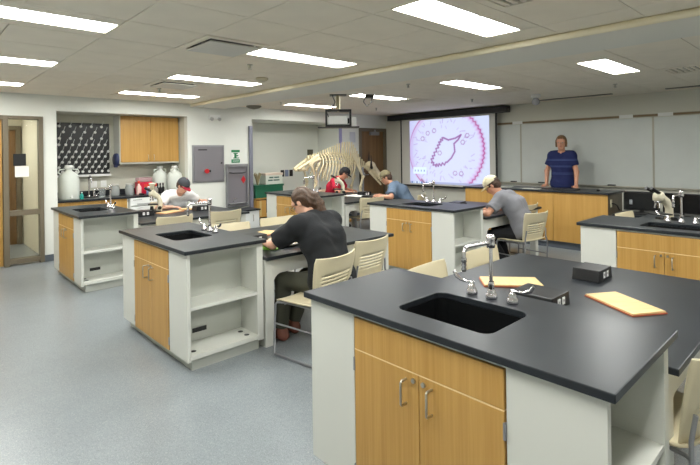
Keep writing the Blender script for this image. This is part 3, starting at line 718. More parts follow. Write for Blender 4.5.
    if cap:
        cm_, bm_, back = cap
        B = SDF(hc-V((.25, .3, .25)), hc+V((.25, .32, .3)), .006)
        B.ell(H(0, -.012, .045), (.092*S, .112*S, .10*S), Rh, .01)
        B.cutplane(H(0, 0, .04), -(Rh @ V((0, -.12, 1)).normalized()))
        co = B.build('cap', cm_, t)
        # bill: thin curved sheet
        vs = []; fs = []; n1, n2 = 14, 6
        for j in range(n2+1):
            for i in range(n1+1):
                u = -1+2*i/n1; v = j/n2; a = u*1.15
                x = math.sin(a)*.086*(1-.08*v); y = .095*math.cos(a)+v*.085*math.cos(u*1.3)**.6*(1 if abs(u) < .99 else 0); z = .052-.012*v-.022*u*u
                vs.append(H(x, y-.008, z))
        for j in range(n2):
            for i in range(n1): fs.append((j*(n1+1)+i, j*(n1+1)+i+1, (j+1)*(n1+1)+i+1, (j+1)*(n1+1)+i))
        o = MB().add(vs, fs, 0, True).build('bill', bm_, co); m = o.modifiers.new('s', 'SOLIDIFY'); m.thickness = .006
        MB().ball(H(0, -.012, .145), .008*S, 10, sq=(1, 1, .6)).build('button', bm_, co)
    if glasses:
        gm = MB()
        for s in (-1, 1):
            gm.tube([H(s*.033+.024*math.cos(a), .104, .004+.018*math.sin(a)) for a in [k*PI/6 for k in range(13)]], .002, 6)
            gm.tube([H(s*.057, .102, .01), H(s*.075, .08, .012), H(s*.08, .0, .01)], .002, 6)
        gm.tube([H(-.009, .105, .006), H(.009, .105, .006)], .002, 6); gm.build('glasses', BLACK, t)
    return t, dict(H=H, hc=hc, nb=nb, wr=wr, an=an)

C_ = lambda n, c, r=.85, b=.2: mat(n, c, r, bump=b, bscale=300)
SEAT = .455
# woman in black, writing at the second table
wo, J = person('woman in a black T-shirt with a brown ponytail writing at a table, seen from behind', (2.62, 3.03, 0), .06, hz=.56, lean=.40, lean2=.66, neck=.72, hpitch=.70, hyaw=.35,
    hands=[(-.20, .66, .81), (.04, .66, .81)], palm=[(.15, 1, -.08), (-.45, 1, -.08)], feet=[(-.22, .42, .09), (-.04, .48, .09)], skin=SKIN2, shirt=C_('black_cotton', (20, 22, 26)), trousers=C_('olive_cotton', (62, 62, 50)),
    hair=mat('brown_hair', (78, 56, 40), .5, noise=.4, nscale=60, bump=.4, bscale=120), hairstyle='ponytail', glasses=True, fem=True, S=1.02, res=.0062, sleeve=.80, loose=.018, sww=.185, shoes=mat('brown_shoe', (120, 72, 58), .6))
# standing man in the blue polo
ma, J6 = person('standing man in a striped navy polo shirt behind the long oak desk', (8.82, 3.70, 0), PI/2+.12, hz=1.0, lean=.05, lean2=.10, neck=.10, hpitch=.05, hyaw=.15,
    hands=[(-.27, .16, .975), (.26, .10, .98)], palm=[(-.2, 1, -.1), (.1, 1, -.1)], feet=[(-.13, .0, .09), (.13, .02, .09)], shirt=None or C_('navy_polo_plain', (30, 40, 92)), trousers=C_('dark_trousers', (32, 34, 44)),
    hair=mat('light_brown_hair', (120, 90, 58), .5, noise=.35, nscale=60), hairstyle='shag', collar=True, S=1.05, res=.008, loose=.006, sww=.16)
# man in grey T-shirt with a cream cap
mb, J5 = person('man in a grey T-shirt and cream cap bent over the table before the oak desk', (6.03, 3.04, 0), .15, hz=.56, lean=.50, lean2=.88, neck=.8, hpitch=.75, hyaw=.25,
    hands=[(-.24, .56, .80), (.10, .56, .80)], palm=[(.5, 1, -.05), (-.9, .6, -.05)], feet=[(-.12, .22, .09), (.12, .30, .09)], shirt=C_('grey_cotton', (124, 124, 130)), trousers=C_('black_trousers', (26, 27, 32)),
    hair=mat('dark_brown_hair', (70, 50, 38), .6, noise=.3, nscale=60), hairstyle='under', cap=(mat('cream_cap', (226, 216, 184), .8), mat('khaki_bill', (196, 178, 136), .8), 0), S=1.03, res=.008, sleeve=.72, loose=.01)
# man in white T-shirt, dark cap with red bill
mc, J2 = person('man in a white T-shirt and dark cap with red bill, far left table', (3.28, 7.95, 0), PI+.10, hz=.54, lean=.50, lean2=.78, neck=.8, hpitch=.7, hyaw=.25,
    hands=[(-.40, .45, .84), (.26, .55, .80)], palm=[(.2, 1, -.05), (-.7, .8, -.05)], feet=[(-.12, .25, .09), (.12, .25, .09)], skin=SKIN2, shirt=C_('white_cotton', (232, 232, 232)), trousers=C_('blue_jeans', (60, 70, 92)),
    hair=mat('dark_brown_hair', (70, 50, 38), .6), hairstyle='under', cap=(mat('charcoal_cap', (62, 64, 70), .8), mat('red_bill', (176, 34, 58), .8), 0), S=1.0, res=.009, sleeve=.7, loose=.01)
# man in red shirt, black cap
md, J3 = person('man in a red shirt and black cap bent forward behind a white scope', (6.72, 7.82, 0), PI+.5, hz=.56, lean=.34, lean2=.58, neck=.8, hpitch=.7, hyaw=.2,
    hands=[(-.2, .42, .80), (.16, .46, .80)], palm=[(.2, 1, -.05), (-.4, 1, -.05)], feet=[(-.12, .25, .09), (.12, .25, .09)], shirt=C_('red_cotton', (196, 26, 58)), trousers=C_('black_trousers', (26, 27, 32)),
    hair=mat('black_hair', (34, 28, 26), .6), hairstyle='under', cap=(mat('black_cap', (26, 26, 30), .8), mat('black_bill', (24, 24, 28), .8), 0), S=1.0, res=.009, sleeve=.7, loose=.01)
# man in blue-grey shirt, olive cap
me_, J4 = person('man in a blue-grey shirt and olive cap reaching forward, left of the screen', (6.98, 5.82, 0), .55, hz=.55, lean=.56, lean2=.90, neck=.65, hpitch=.5, hyaw=.2,
    hands=[(-.34, .50, .80), (-.05, .56, .80)], palm=[(.1, 1, -.05), (-.4, 1, -.05)], feet=[(-.12, .25, .09), (.12, .25, .09)], shirt=C_('slate_blue_cotton', (96, 114, 136)), trousers=C_('black_trousers', (26, 27, 32)),
    hair=mat('dark_brown_hair', (70, 50, 38), .6), hairstyle='under', cap=(mat('olive_cap', (122, 112, 84), .8), mat('olive_bill', (112, 102, 76), .8), 0), S=1.03, res=.009, sleeve=.8, loose=.012)
# stripes and buttons of the polo
def stripes(name, base, col):
    m = MATS[name]; nt = m.node_tree; b = nt.nodes['Principled BSDF']; L = nt.links.new
    tc = nt.nodes.new('ShaderNodeTexCoord'); sx = nt.nodes.new('ShaderNodeSeparateXYZ'); L(tc.outputs['Object'], sx.inputs[0])
    r = nt.nodes.new('ShaderNodeValToRGB'); r.color_ramp.interpolation = 'CONSTANT'; mr = nt.nodes.new('ShaderNodeMapRange'); mr.inputs['From Min'].default_value = 1.05; mr.inputs['From Max'].default_value = 1.65
    L(sx.outputs['Z'], mr.inputs['Value']); L(mr.outputs['Result'], r.inputs['Fac'])
    e = r.color_ramp.elements; e[0].position = 0; e[0].color = s2l(base)+(1,); e[1].position = .995; e[1].color = s2l(base)+(1,)
    for z in (.2, .235, .42, .45, .62, .65): 
        q = e.new(z); q.color = s2l(col)+(1,); q = e.new(z+.010); q.color = s2l(base)+(1,)
    L(r.outputs['Color'], b.inputs['Base Color'])
stripes('navy_polo_plain', (28, 38, 88), (84, 98, 152))
MB().tube([J['wr'][0]+Vector((0, -.02, 0))+Vector((.033*math.cos(a), .0, .033*math.sin(a))) for a in [k*PI/8 for k in range(17)]], .003, 6).build('wristband', BLACK, wo)
# print on the white T-shirt is a small dark mark on the chest: left as a flat patch

# ------------------------------------------------------------------ projection screen
t = thing('projection_screen', 'pull-down projection screen showing a purple cell section picture, on the right wall', 'projection screen', (9.25, 0, 0))
bx('housing', (-.07, 4.98, 2.42), (.07, 8.36, 2.555), BLACK, t, .012)
SW = mat('screen_white', (214, 212, 204), .8)
bx('fabric', (-.004, 5.25, .80), (.0, 7.96, 2.43), SW, t)
bx('side_border', (-.006, 5.25, .80), (-.0045, 5.30, 2.43), BLACK, t); bx('side_border', (-.006, 7.92, .80), (-.0045, 7.96, 2.43), BLACK, t)
bx('bottom_bar', (-.02, 5.22, .765), (.016, 8.0, .80), BLACK, t, .006)
NU, NV = 250, 170; U, V = np.meshgrid(np.linspace(0, 1, NU), np.linspace(0, 1, NV))      # u to the right as seen, v up
xx = (U-.47)*1.16; yy = (V-.52)*.85                    # picture height = 1
r = np.hypot(xx, yy); th = np.arctan2(yy, xx)
img = np.zeros((NV, NU, 3)); img[:] = (206, 214, 238)
g = np.clip(1-r/.62, 0, 1)[..., None]; img = img*(1-.25*(1-g))+np.array([196, 190, 232])*.25*(1-g)
def mixc(mask, c):
    global img
    m_ = np.clip(mask, 0, 1)[..., None]; img = img*(1-m_)+np.array(c)*m_
R0 = .555+.008*np.sin(th*60)*(np.cos(th) > .2)
band = np.exp(-((r-R0)/(.012+.010*np.clip(np.cos(th), 0, 1)))**2); mixc(band*(.85+.15*np.clip(np.cos(th), 0, 1)), (160, 30, 124))
mixc(np.exp(-((r-R0+.035)/.02)**2)*.35, (196, 140, 206)); mixc((r > R0)*.8, (198, 208, 236))
mixc(np.clip(1-U/.12, 0, 1)*.5, (176, 170, 226))
rs = np.random.RandomState(4)
def seg(a, b_, wd, c, k=.8):
    a = np.array(a); b_ = np.array(b_); d_ = b_-a; tt = np.clip(((xx-a[0])*d_[0]+(yy-a[1])*d_[1])/(d_@d_+1e-9), 0, 1)
    mixc(np.exp(-(np.hypot(xx-a[0]-tt*d_[0], yy-a[1]-tt*d_[1])/wd)**2)*k, c)
lum = [(-.20,-.14),(-.16,-.06),(-.10,.04),(-.06,.12),(-.01,.16),(.06,.13),(.16,.15),(.24,.19),(.20,.13),(.14,.08),(.15,-.02),(.10,-.10),(.02,-.17),(-.08,-.19),(-.15,-.20),(-.20,-.14)]
poly = []
for a, b_ in zip(lum[:-1], lum[1:]):
    nn = 4
    for q in range(nn):
        w_ = .014*(1 if q % 2 else -1)*(a[0] < .1 and not (a[1] > .12 and a[0] > -.02)); d_ = (b_[0]-a[0], b_[1]-a[1]); l_ = math.hypot(*d_)
        poly.append((a[0]+d_[0]*q/nn-d_[1]/l_*w_, a[1]+d_[1]*q/nn+d_[0]/l_*w_))
poly.append(poly[0])
for a, b_ in zip(poly[:-1], poly[1:]): seg(a, b_, .009, (128, 66, 142), .8)
for _ in range(80):
    a = rs.uniform(0, 2*PI); q = rs.uniform(.27, .48); c0 = np.array([q*math.cos(a), q*math.sin(a)]); dr = a+rs.uniform(-.8, .8); ln = rs.uniform(.02, .06)
    seg(c0, c0+ln*np.array([math.cos(dr), math.sin(dr)]), .006, (150, 120, 186), rs.uniform(.2, .5))
for (a, q) in ((2.4, .34), (2.1, .30), (.5, .37), (.35, .28), (3.6, .08), (-.9, .38), (-1.1, .33), (2.7, .37)):
    c0 = np.array([q*math.cos(a), q*math.sin(a)])
    for k in range(6):
        e0 = c0+.028*np.array([math.cos(k), math.sin(k)]); e1 = c0+.028*np.array([math.cos(k+1), math.sin(k+1)]); seg(e0, e1, .005, (140, 90, 160), .6)
m1 = (U > .045) & (U < .23) & (V > .15) & (V < .255); mixc(m1*1., (214, 232, 244))
for k in range(4): mixc(((abs(U-.075-.042*k) < .009) & (abs(V-.20) < .014))*1., (150, 168, 206))
mixc((V < .035)*.8, (150, 160, 200))
for k in range(12): mixc(((abs(U-.03-.022*k) < .007) & (V < .03))*1., (210, 224, 244) if k % 3 else (88, 130, 190))
seg((xx[0,0]+.16*1.16, .13-.52), (xx[0,0]+.28*1.16, .0-.52), .012, (128, 84, 116), .9)
cols = np.concatenate([np.where(img/255 <= .04045, img/255/12.92, ((img/255+.055)/1.055)**2.4), np.ones((NV, NU, 1))], 2).reshape(-1, 4)
vs = [(-.0055, 7.66-u*(7.66-5.44), .84+v*(2.385-.84)) for v in np.linspace(0, 1, NV) for u in np.linspace(0, 1, NU)]
fs = [(j*NU+i, (j+1)*NU+i, (j+1)*NU+i+1, j*NU+i+1) for j in range(NV-1) for i in range(NU-1)]
me = bpy.data.meshes.new('projected_picture'); me.from_pydata(vs, [], fs); ca = me.color_attributes.new('picture', 'FLOAT_COLOR', 'POINT'); ca.data.foreach_set('color', cols.astype(np.float32).ravel())
pm = bpy.data.materials.new('projected_picture'); pm.use_nodes = True; nt = pm.node_tree; b = nt.nodes['Principled BSDF']; at = nt.nodes.new('ShaderNodeAttribute'); at.attribute_name = 'picture'
b.inputs['Base Color'].default_value = (.1, .1, .1, 1); b.inputs['Roughness'].default_value = .8; nt.links.new(at.outputs['Color'], b.inputs['Emission Color']); b.inputs['Emission Strength'].default_value = SCREEN
me.materials.append(pm); link('projected_picture', me, t)

# ------------------------------------------------------------------ whiteboards
def wboard(y0, y1, label):
    t = thing('whiteboard', label, 'whiteboard', (XW, 0, 0), 0, 'whiteboards on the right wall')
    bx('panel', (-.02, y0+.012, .95), (-.004, y1-.012, 2.15), WBOARD, t)
    MB().box((-.026, y0, .94), (-.001, y0+.012, 2.16)).build('frame', ALU, t); MB().box((-.026, y1-.012, .94), (-.001, y1, 2.16)).build('frame', ALU, t)
wboard(4.79, 5.9, 'narrow whiteboard panel right beside the projection screen'); wboard(2.39, 4.785, 'wide whiteboard panel behind the standing man'); wboard(.2, 2.385, 'whiteboard panel at the right edge of the photo')
tr = thing('marker_tray', 'long aluminium marker tray under the whiteboards', 'tray', (XW, 0, 0)); MB().box((-.07, .2, .925), (-.001, 5.9, .94)).build('tray', ALU, tr, .003); bx('tray_lip', (-.075, .2, .925), (-.068, 5.9, .952), ALU, tr)
tr = thing('map_rail', 'long aluminium map rail with cork strip above the whiteboards', 'rail', (XW, 0, 0)); bx('rail', (-.03, .2, 2.163), (-.001, 5.9, 2.215), ALU, tr, .003); bx('cork_strip', (-.034, .2, 2.172), (-.031, 5.9, 2.205), CORK, tr)
for y in (2.8, 2.2, 4.85): bx('map_hook', (-.045, y-.11, 2.16), (-.036, y+.11, 2.22), WHITE, tr, .003)
for i, (y, m_) in enumerate(((4.35, BLACK), (3.05, BLACK), (4.95, mat('grey_felt', (90, 90, 92), .8)))):
    e = thing('board_eraser', ['black eraser on the marker tray left of the standing man', 'black eraser on the marker tray right of the standing man', 'dark eraser on the marker tray beside the screen'][i], 'eraser', (XW-.04, y, .9402), 0, 'erasers on the marker tray')
    bx('felt', (-.025, -.07, 0), (.025, .07, .014), m_, e, .002); bx('grip', (-.02, -.065, .014), (.02, .065, .034), BLACK, e, .004)

# ------------------------------------------------------------------ long oak desk and side desk
t = thing('teacher_desk', 'long oak-fronted desk with black top, standing man behind it', 'desk', (7.8, 2.6, 0))
MB().box((-.03, -.03, .918), (.68, 2.55, .948)).build('worktop', EPOXY, t, .004)
for k in range(3): bx('front_panel', (0, .0+k*.84, .12), (.02, .835+k*.84, .917), OAKX, t, .001)
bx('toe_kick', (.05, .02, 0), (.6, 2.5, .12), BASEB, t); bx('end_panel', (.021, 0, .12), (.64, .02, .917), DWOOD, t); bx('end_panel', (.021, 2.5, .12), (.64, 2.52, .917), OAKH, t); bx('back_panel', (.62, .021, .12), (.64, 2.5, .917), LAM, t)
bx('outlet', (.1, -.008, .72), (.17, 0, .84), mat('ivory', (222, 214, 186), .5), t, .002)
MB().tube([(.14, -.01, .78), (.2, -.03, .77), (.30, -.035, .74), (.38, -.03, .68), (.42, -.03, .655)], .01, 8).build('cable', BLACK, t)
t = thing('computer_desk', 'low black-topped desk carrying the two monitors, right of the oak desk', 'desk', (7.8, .7, 0))
MB().box((0, 0, .61), (.75, 1.84, .64)).build('worktop', EPOXY, t, .004)
for x, y in ((.03, .03), (.66, .03), (.03, 1.75), (.66, 1.75)): bx('leg', (x, y, 0), (x+.06, y+.06, .61), LAM, t)
def make_monitor():
    t = thing('monitor', 'x', 'monitor')
    bx('screen', (-.02, -.24, .03), (.02, .24, .32), BLACK, t, .006); bx('display', (-.022, -.225, .045), (-.0205, .225, .305), BLACKG, t)
    MB().box((.0, -.03, .006), (.03, .03, .12)).build('stand', BLACK, t); MB().prism(rrect(-.08, -.12, .1, .12, .03), 0, .01).build('foot', BLACK, t)
    return t
mo = make_monitor(); place(mo, 0, (8.22, 2.26, .6402), .1, 'left black monitor beside the oak desk end', 'monitors on the computer desk'); place(mo, 1, (8.2, 1.74, .6402), -.1, 'right black monitor behind the cream microscope', 'monitors on the computer desk')
bx('sticker', (-.024, .12, .12), (-.0228, .16, .19), mat('sticker_grey', (150, 154, 158), .6), mo)
k_ = tag(MB().box((-.07, -.22, 0), (.07, .22, .018)).build('keyboard', BLACK, None, .004, (7.95, 2.2, .6402)), 'black keyboard before the left monitor', 'keyboard')

def prop_laptop(name, label, loc, rz, sx, sy, h, m_, cat):
    o = MB().box((-sx/2, -sy/2, 0), (sx/2, sy/2, h)).build(name, m_, None, .004, loc); o.rotation_euler.z = rz; return tag(o, label, cat)
prop_laptop('closed_laptop', 'closed black laptop on the oak desk, right of the standing man', (8.05, 3.32, .9482), .05, .26, .36, .022, BLACK, 'laptop')
prop_laptop('tablet', 'dark flat tablet on the oak desk just before the standing man', (8.1, 3.72, .9482), -.05, .2, .28, .012, BLACK, 'tablet')
prop_laptop('paper_stack', 'white papers on the oak desk in front of the standing man', (7.92, 3.86, .9482), .1, .12, .3, .006, PAPER, 'papers')
prop_laptop('paper_sheet', 'grey paper sheets at the left end of the oak desk', (8.0, 4.45, .9482), .3, .24, .34, .012, mat('grey_paper', (176, 176, 168), .7), 'papers')
tag(MB().ball((0, 0, .012), .03, 12, sq=(1.5, 1, .6)).build('mouse', BLACK, None, 0, (8.05, 2.82, .954)), 'black computer mouse at the right end of the oak desk', 'mouse')
# small notebooks/paper on tables
for i, (x, y, z, rz, sx, sy, h, m_, l) in enumerate([
    (2.62, 3.74, .7753, .2, .28, .36, .012, PAPER, 'open white papers under the arms of the woman'), (2.42, 3.68, .7603, .5, .18, .25, .014, mat('green_cover', (120, 176, 58), .6), 'green notebook at the left elbow of the woman'),
    (6.52, 6.75, .7603, .2, .36, .46, .012, PAPER, 'white papers in front of the man in red'), (6.46, 6.35, .7603, -.2, .2, .3, .03, BLACK, 'black case on the table by the hands of the blue shirt'),
    (3.42, 7.25, .776, .3, .2, .28, .01, PAPER, 'white page read by the man in the white T-shirt')]):
    prop_laptop('paper_pad' if m_ is PAPER else ('notebook' if m_ is not BLACK else 'case'), l, (x, y, z), rz, sx, sy, h, m_, 'papers' if m_ is PAPER else ('notebook' if m_ is not BLACK else 'case'))
t = thing('spectrometer_tray', 'black instrument box on the table in front of the cream cap', 'box', (5.86, 3.98, .7603), .2)
MB().box((-.14, -.09, 0), (.14, .09, .10)).build('case', BLACK, t, .012); bx('lid', (-.13, -.08, .10), (.13, .08, .125), mat('dark_grey', (40, 40, 44), .35), t, .01)

# ------------------------------------------------------------------ microscopes
def make_scope(body, knob, basem=None):
    t = thing('microscope', 'x', 'microscope')
    MB().prism(rrect(-.09, -.13, .09, .10, .04), 0, .035).build('base', basem or body, t, .006)
    arm = MB(); P = [(0, .07, .03), (0, .085, .10), (0, .085, .18), (0, .06, .24), (0, .0, .275)]
    for a, c in zip(P[:-1], P[1:]): pass
    arm.tube(P, [.042, .036, .034, .036, .045], 14).build('arm', body, t)
    MB().lathe([(0, .255), (.05, .255), (.052, .29), (.045, .325), (.02, .34), (0, .342)], 18, (0, -.02, 0)).build('head', body, t)
    for s in (-1, 1):
        MB().tube([(s*.025, -.03, .32), (s*.032, -.09, .355), (s*.032, -.125, .375)], [.016, .015, .017], 12).build('eyepiece', knob, t)
    MB().box((-.075, -.08, .12), (.075, .06, .134)).build('stage', BLACK, t, .003)
    MB().lathe([(0, .255), (.03, .255), (.032, .235), (0, .23)], 16, (0, -.03, 0)).build('turret', CHROME, t)
    for a in (0, 2.1, 4.2): MB().tube([(.015*math.cos(a), -.03+.015*math.sin(a), .235), (.026*math.cos(a), -.03+.026*math.sin(a), .185)], .009, 10).build('objective', CHROME, t)
    for s in (-1, 1): MB().tube([(s*.03, .085, .075), (s*.075, .085, .075)], .026, 16).build('focus_knob', BLACK, t)
    MB().tube([(0, -.03, .035), (0, -.03, .10)], [.03, .022], 14).build('condenser', BLACK, t)
    return t
CRM = mat('scope_cream', (222, 214, 190), .4)
s1 = make_scope(CRM, BLACK)
place(s1, 0, (5.98, 1.46, .7602), -2.2, 'cream microscope in front of the monitors, beside the right edge faucet', 'microscopes on the tables').scale = (1.15,)*3
place(s1, 1, (6.24, 7.0, .7602), -2.0, 'white microscope in front of the man in the red shirt', 'microscopes on the tables').scale = (1.1,)*3
s2 = make_scope(CRM, BLACK, mat('scope_dark', (44, 42, 40), .4))
place(s2, 0, (2.72, 7.20, .7602), -2.0, 'black microscope with cream top, left of the man in white', 'microscopes on the tables')
MB().lathe([(0, .342), (.03, .342), (.028, .40), (.05, .43), (.05, .445), (0, .45)], 16, (0, -.02, 0)).build('camera_tube', CRM, s2)

# ------------------------------------------------------------------ ceiling projector
t = thing('projector', 'white projector in a black cage hanging before the alcove', 'projector', (5.28, 5.9, 0), -.72)
MB().tube([(0, 0, CZ), (0, 0, 2.3)], .035, 14).build('pole', mat('pole_cream', (196, 184, 150), .5), t); MB().box((-.14, -.1, CZ-.012), (.14, .1, CZ)).build('mount_plate', BLACK, t)
cg = MB()
for s in (-1, 1):
    for q in (-1, 1): cg.box((s*.20-.014, q*.11-.014, 2.06), (s*.20+.014, q*.11+.014, 2.31))
for q in (-1, 1): cg.box((-.214, q*.11-.014, 2.30), (.214, q*.11+.014, 2.33)).box((-.214, q*.11-.014, 2.05), (.214, q*.11+.014, 2.08))
for s in (-1, 1): cg.box((s*.20-.014, -.11, 2.30), (s*.20+.014, .11, 2.33)).box((s*.20-.014, -.11, 2.05), (s*.20+.014, .11, 2.08))
cg.box((-.2, -.03, 2.30), (.2, .03, 2.325)).build('cage', BLACK, t)
MB().box((-.17, -.1, 2.085), (.15, .1, 2.22)).build('body', WHITE, t, .012); MB().tube([(.15, .04, 2.15), (.18, .04, 2.15)], [.05, .045], 18).build('projection_lens', BLACKG, t)
bx('shelf', (-.34, -.15, 2.03), (.34, .15, 2.048), BLACK, t, .004); MB().box((.225, -.06, 2.05), (.30, .06, 2.2)).build('side_box', WHITE, t, .006)
MB().tube([(-.1, -.1, CZ-.01), (-.05, -.02, 2.46), (-.1, .02, 2.36), (-.2, -.05, 2.31), (-.16, -.1, 2.21)], .008, 8).build('cable', BLACK, t)
MB().box((.45, -.05, CZ-.05), (.6, .1, CZ)).tube([(.46, 0, CZ-.03), (.42, 0, CZ-.12), (.48, 0, CZ-.19), (.56, 0, CZ-.12), (.56, 0, CZ-.04)], .007, 8).build('junction_box', BLACK, t)

# ------------------------------------------------------------------ left wall fittings
t = thing('access_panel', 'large grey steel panel with a red knob on the left wall', 'panel', (0, YW, 0))
bx('frame', (3.97, -.02, 1.08), (4.63, -.001, 1.80), STEEL, t, .004); bx('door', (4.0, -.035, 1.11), (4.60, -.021, 1.77), BASEMETAL, t, .003)
MB().tube([(4.24, -.036, 1.30), (4.24, -.075, 1.30)], [.04, .045], 16).build('red_knob', RED, t); MB().tube([(4.31, -.036, 1.30), (4.31, -.05, 1.30)], .022, 12).build('lock', BLACK, t); bx('nameplate', (4.08, -.038, 1.70), (4.26, -.0355, 1.72), BLACK, t); MB().tube([(4.56, -.036, 1.45), (4.56, -.05, 1.45)], .015, 10).build('latch', BLACK, t)
t = thing('green_sign', 'green and white safety sign above the recessed steel unit', 'sign', (0, YW, 0))
G = mat('sign_green', (24, 124, 74), .5); bx('plate', (4.79, -.008, 1.44), (4.99, -.001, 1.71), WHITE, t); MB().box((4.795, -.010, 1.655), (4.985, -.0085, 1.705)).build('top_band', G, t); bx('bottom_band', (4.795, -.010, 1.445), (4.985, -.0085, 1.515), G, t)
MB().box((4.86, -.010, 1.53), (4.91, -.0085, 1.645)).box((4.84, -.010, 1.53), (4.97, -.0085, 1.55)).box((4.90, -.010, 1.575), (4.95, -.0085, 1.60)).box((4.84, -.010, 1.625), (4.94, -.0085, 1.645)).build('pictogram', G, t)
bx('lettering', (4.82, -.0115, 1.475), (4.96, -.0105, 1.487), WHITE, t)
t = thing('emergency_shower_unit', 'recessed stainless steel emergency unit with a red handle below the green sign', 'safety shower', (0, YW, 0))
bx('back', (4.68, -.02, .56), (5.14, -.002, 1.42), BASEMETAL, t)
for a, c in (((4.66, -.06, .56), (4.69, -.001, 1.42)), ((5.12, -.06, .56), (5.15, -.001, 1.42)), ((4.69, -.06, 1.36), (5.12, -.001, 1.42)), ((4.69, -.06, .56), (5.12, -.001, .60))): bx('frame', a, c, STEEL, t, .003)
MB().tube([(4.72, -.05, 1.25), (4.80, -.07, 1.24), (5.0, -.07, 1.24), (5.09, -.05, 1.25)], .012, 8).build('bar', BLACK, t)
MB().prism([(5.0, 1.10), (5.05, 1.02), (5.10, 1.10), (5.05, 1.18)], 0, .01, T=Matrix(((1,0,0,0),(0,0,-1,-.022),(0,1,0,0),(0,0,0,1)))).build('red_handle', RED, t, fix=True)
MB().box((4.70, -.10, .62), (5.11, -.025, .64)).build('basin_lip', STEEL, t, .004); MB().tube([(4.8, -.05, .64), (4.8, -.07, .72), (4.86, -.09, .74)], .01, 8).build('eyewash_nozzle', CHROME, t)
t = thing('emergency_light', 'small white twin emergency light high on the left wall', 'emergency light', (4.43, YW, 2.35)); MB().box((-.12, -.05, -.05), (.12, -.001, .04)).build('body', WHITE, t, .015)
for s in (-1, 1): MB().tube([(s*.08, -.05, -.03), (s*.08, -.09, -.05)], [.03, .035], 14).build('lamp_head', mat('lamp_grey', (188, 188, 186), .3), t)
t = thing('wall_cabinet_base', 'low white cabinet with black top under the recessed steel unit', 'cabinet', (4.45, 8.15, 0)); bx('body', (0, 0, 0), (.70, .42, .50), LWHITE, t, .003); bx('top', (-.02, -.02, .50), (.72, .42, .53), EPOXY, t, .003); MB().tube([(.55, -.01, .3), (.55, -.03, .3), (.55, -.03, .42), (.55, -.01, .42)], .007, 8).build('handle', NICKEL, t)

# ------------------------------------------------------------------ niche 1: sink counter, cupboard, drying rack, bottles
t = thing('niche_counter', 'black-topped counter with oak drawer fronts in the left niche', 'counter', (1.76, 8.68, 0))
MB().box((0, -.03, .88), (2.12, .615, .91)).build('worktop', EPOXY, t, .004); bx('backsplash', (0, .598, .91), (2.12, .615, 1.01), EPOXY, t)
for k, (a, c) in enumerate(((.01, .36), (.365, .71), (.715, 1.06))):
    bx('drawer_front', (a, 0, .73), (c, .02, .875), OAKH, t, .002)
    d = bx('door', (a, 0, .12), (c, .02, .725), OAKH, t, .002); MB().tube([(c-.04, -.001, .68), (c-.04, -.03, .68), (c-.04, -.03, .58), (c-.04, -.001, .58)], .005, 8).build('handle', NICKEL, d)
bx('end_panel', (1.062, 0, .1), (1.08, .6, .88), LAM, t); bx('toe_kick', (0, .05, 0), (1.06, .08, .12), BASEB, t); bx('body', (0, .021, .12), (1.06, .6, .72), LAM, t); bx('filler', (1.72, 0, 0), (2.12, .6, .88), LWHITE, t)
t = thing('dishwasher', 'white front-loading dishwasher under the niche counter', 'dishwasher', (2.86, 8.66, 0)); bx('body', (0, .02, .02), (.6, .6, .875), LWHITE, t, .004); bx('door', (.005, -.005, .12), (.595, .02, .72), LWHITE, t, .008); bx('control_panel', (.005, -.01, .735), (.595, .02, .872), LWHITE, t, .008)
bx('grip', (.12, -.014, .75), (.48, -.0105, .775), mat('grey_grip', (170, 172, 172), .4), t); bx('label_strip', (.05, -.013, .835), (.2, -.0105, .85), mat('grey_grip', (170, 172, 172), .4), t)
for k in range(4): bx('button', (.42+k*.035, -.0135, .83), (.44+k*.035, -.0105, .85), BLACK, t)
t = thing('wall_cupboard', 'oak two-door wall cupboard in the left niche', 'cupboard', (0, 9.3, 0))
bx('body', (2.80, -.33, 1.47), (3.875, -.002, 2.335), LAM, t, .002)
for k, (a, c) in enumerate(((2.815, 3.335), (3.34, 3.865))):
    d = bx('door', (a, -.352, 1.50), (c, -.331, 2.33), OAKH, t, .002); hx = c-.05 if k == 0 else a+.05; MB().tube([(hx, -.352, 1.53), (hx, -.38, 1.53), (hx, -.38, 1.63), (hx, -.352, 1.63)], .005, 8).build('handle', NICKEL, d)
# drying rack: board, ledge, pegs one by one
t = thing('drying_rack', 'black wall-mounted drying rack with rows of white pegs above the niche sink', 'drying rack', (0, 9.3, 0))
bx('board', (1.87, -.03, 1.30), (2.72, -.004, 2.20), BLACK, t, .004); MB().box((1.87, -.11, 1.265), (2.72, -.004, 1.28)).box((1.87, -.115, 1.265), (2.72, -.108, 1.30)).build('drip_tray', WHITE, t)
pgm = MB().lathe([(0, .01), (.02, .006), (.024, 0)], 12, T=Matrix.Rotation(PI/2, 4, 'X')).tube([(0, 0, 0), (.0, -.13, .09)], [.0042, .0035], 6).mesh('peg', WHITE)
def peg(x, z): link('peg', pgm, t, 0, (x, -.031, z))
for rix, z in enumerate((2.14, 2.04, 1.93)):
    for k in range(5):
        x = 1.93+(.06 if rix % 2 else 0)+k*.165
        if x < 2.70: peg(x, z)
for rix, z in enumerate((1.82, 1.70, 1.61, 1.52, 1.43, 1.35)):
    for k in range(8):
        x = 1.92+(.05 if rix % 2 else 0)+k*.104
        if x < 2.70: peg(x, z)
t = thing('paper_towel_dispenser', 'black upright dispenser on the niche wall left of the drying rack', 'dispenser', (1.83, 9.17, 1.45)); MB().box((-.06, 0, 0), (.06, .12, .38)).build('case', BLACK, t, .03); bx('window', (-.03, -.004, .05), (.03, -.0005, .25), BLACKG, t)
t = thing('tape_dispenser', 'dark blue round dispenser on the side of the oak cupboard', 'dispenser', (2.79, 9.1, 1.55)); bm_ = mat('navy_plastic', (46, 54, 88), .4)
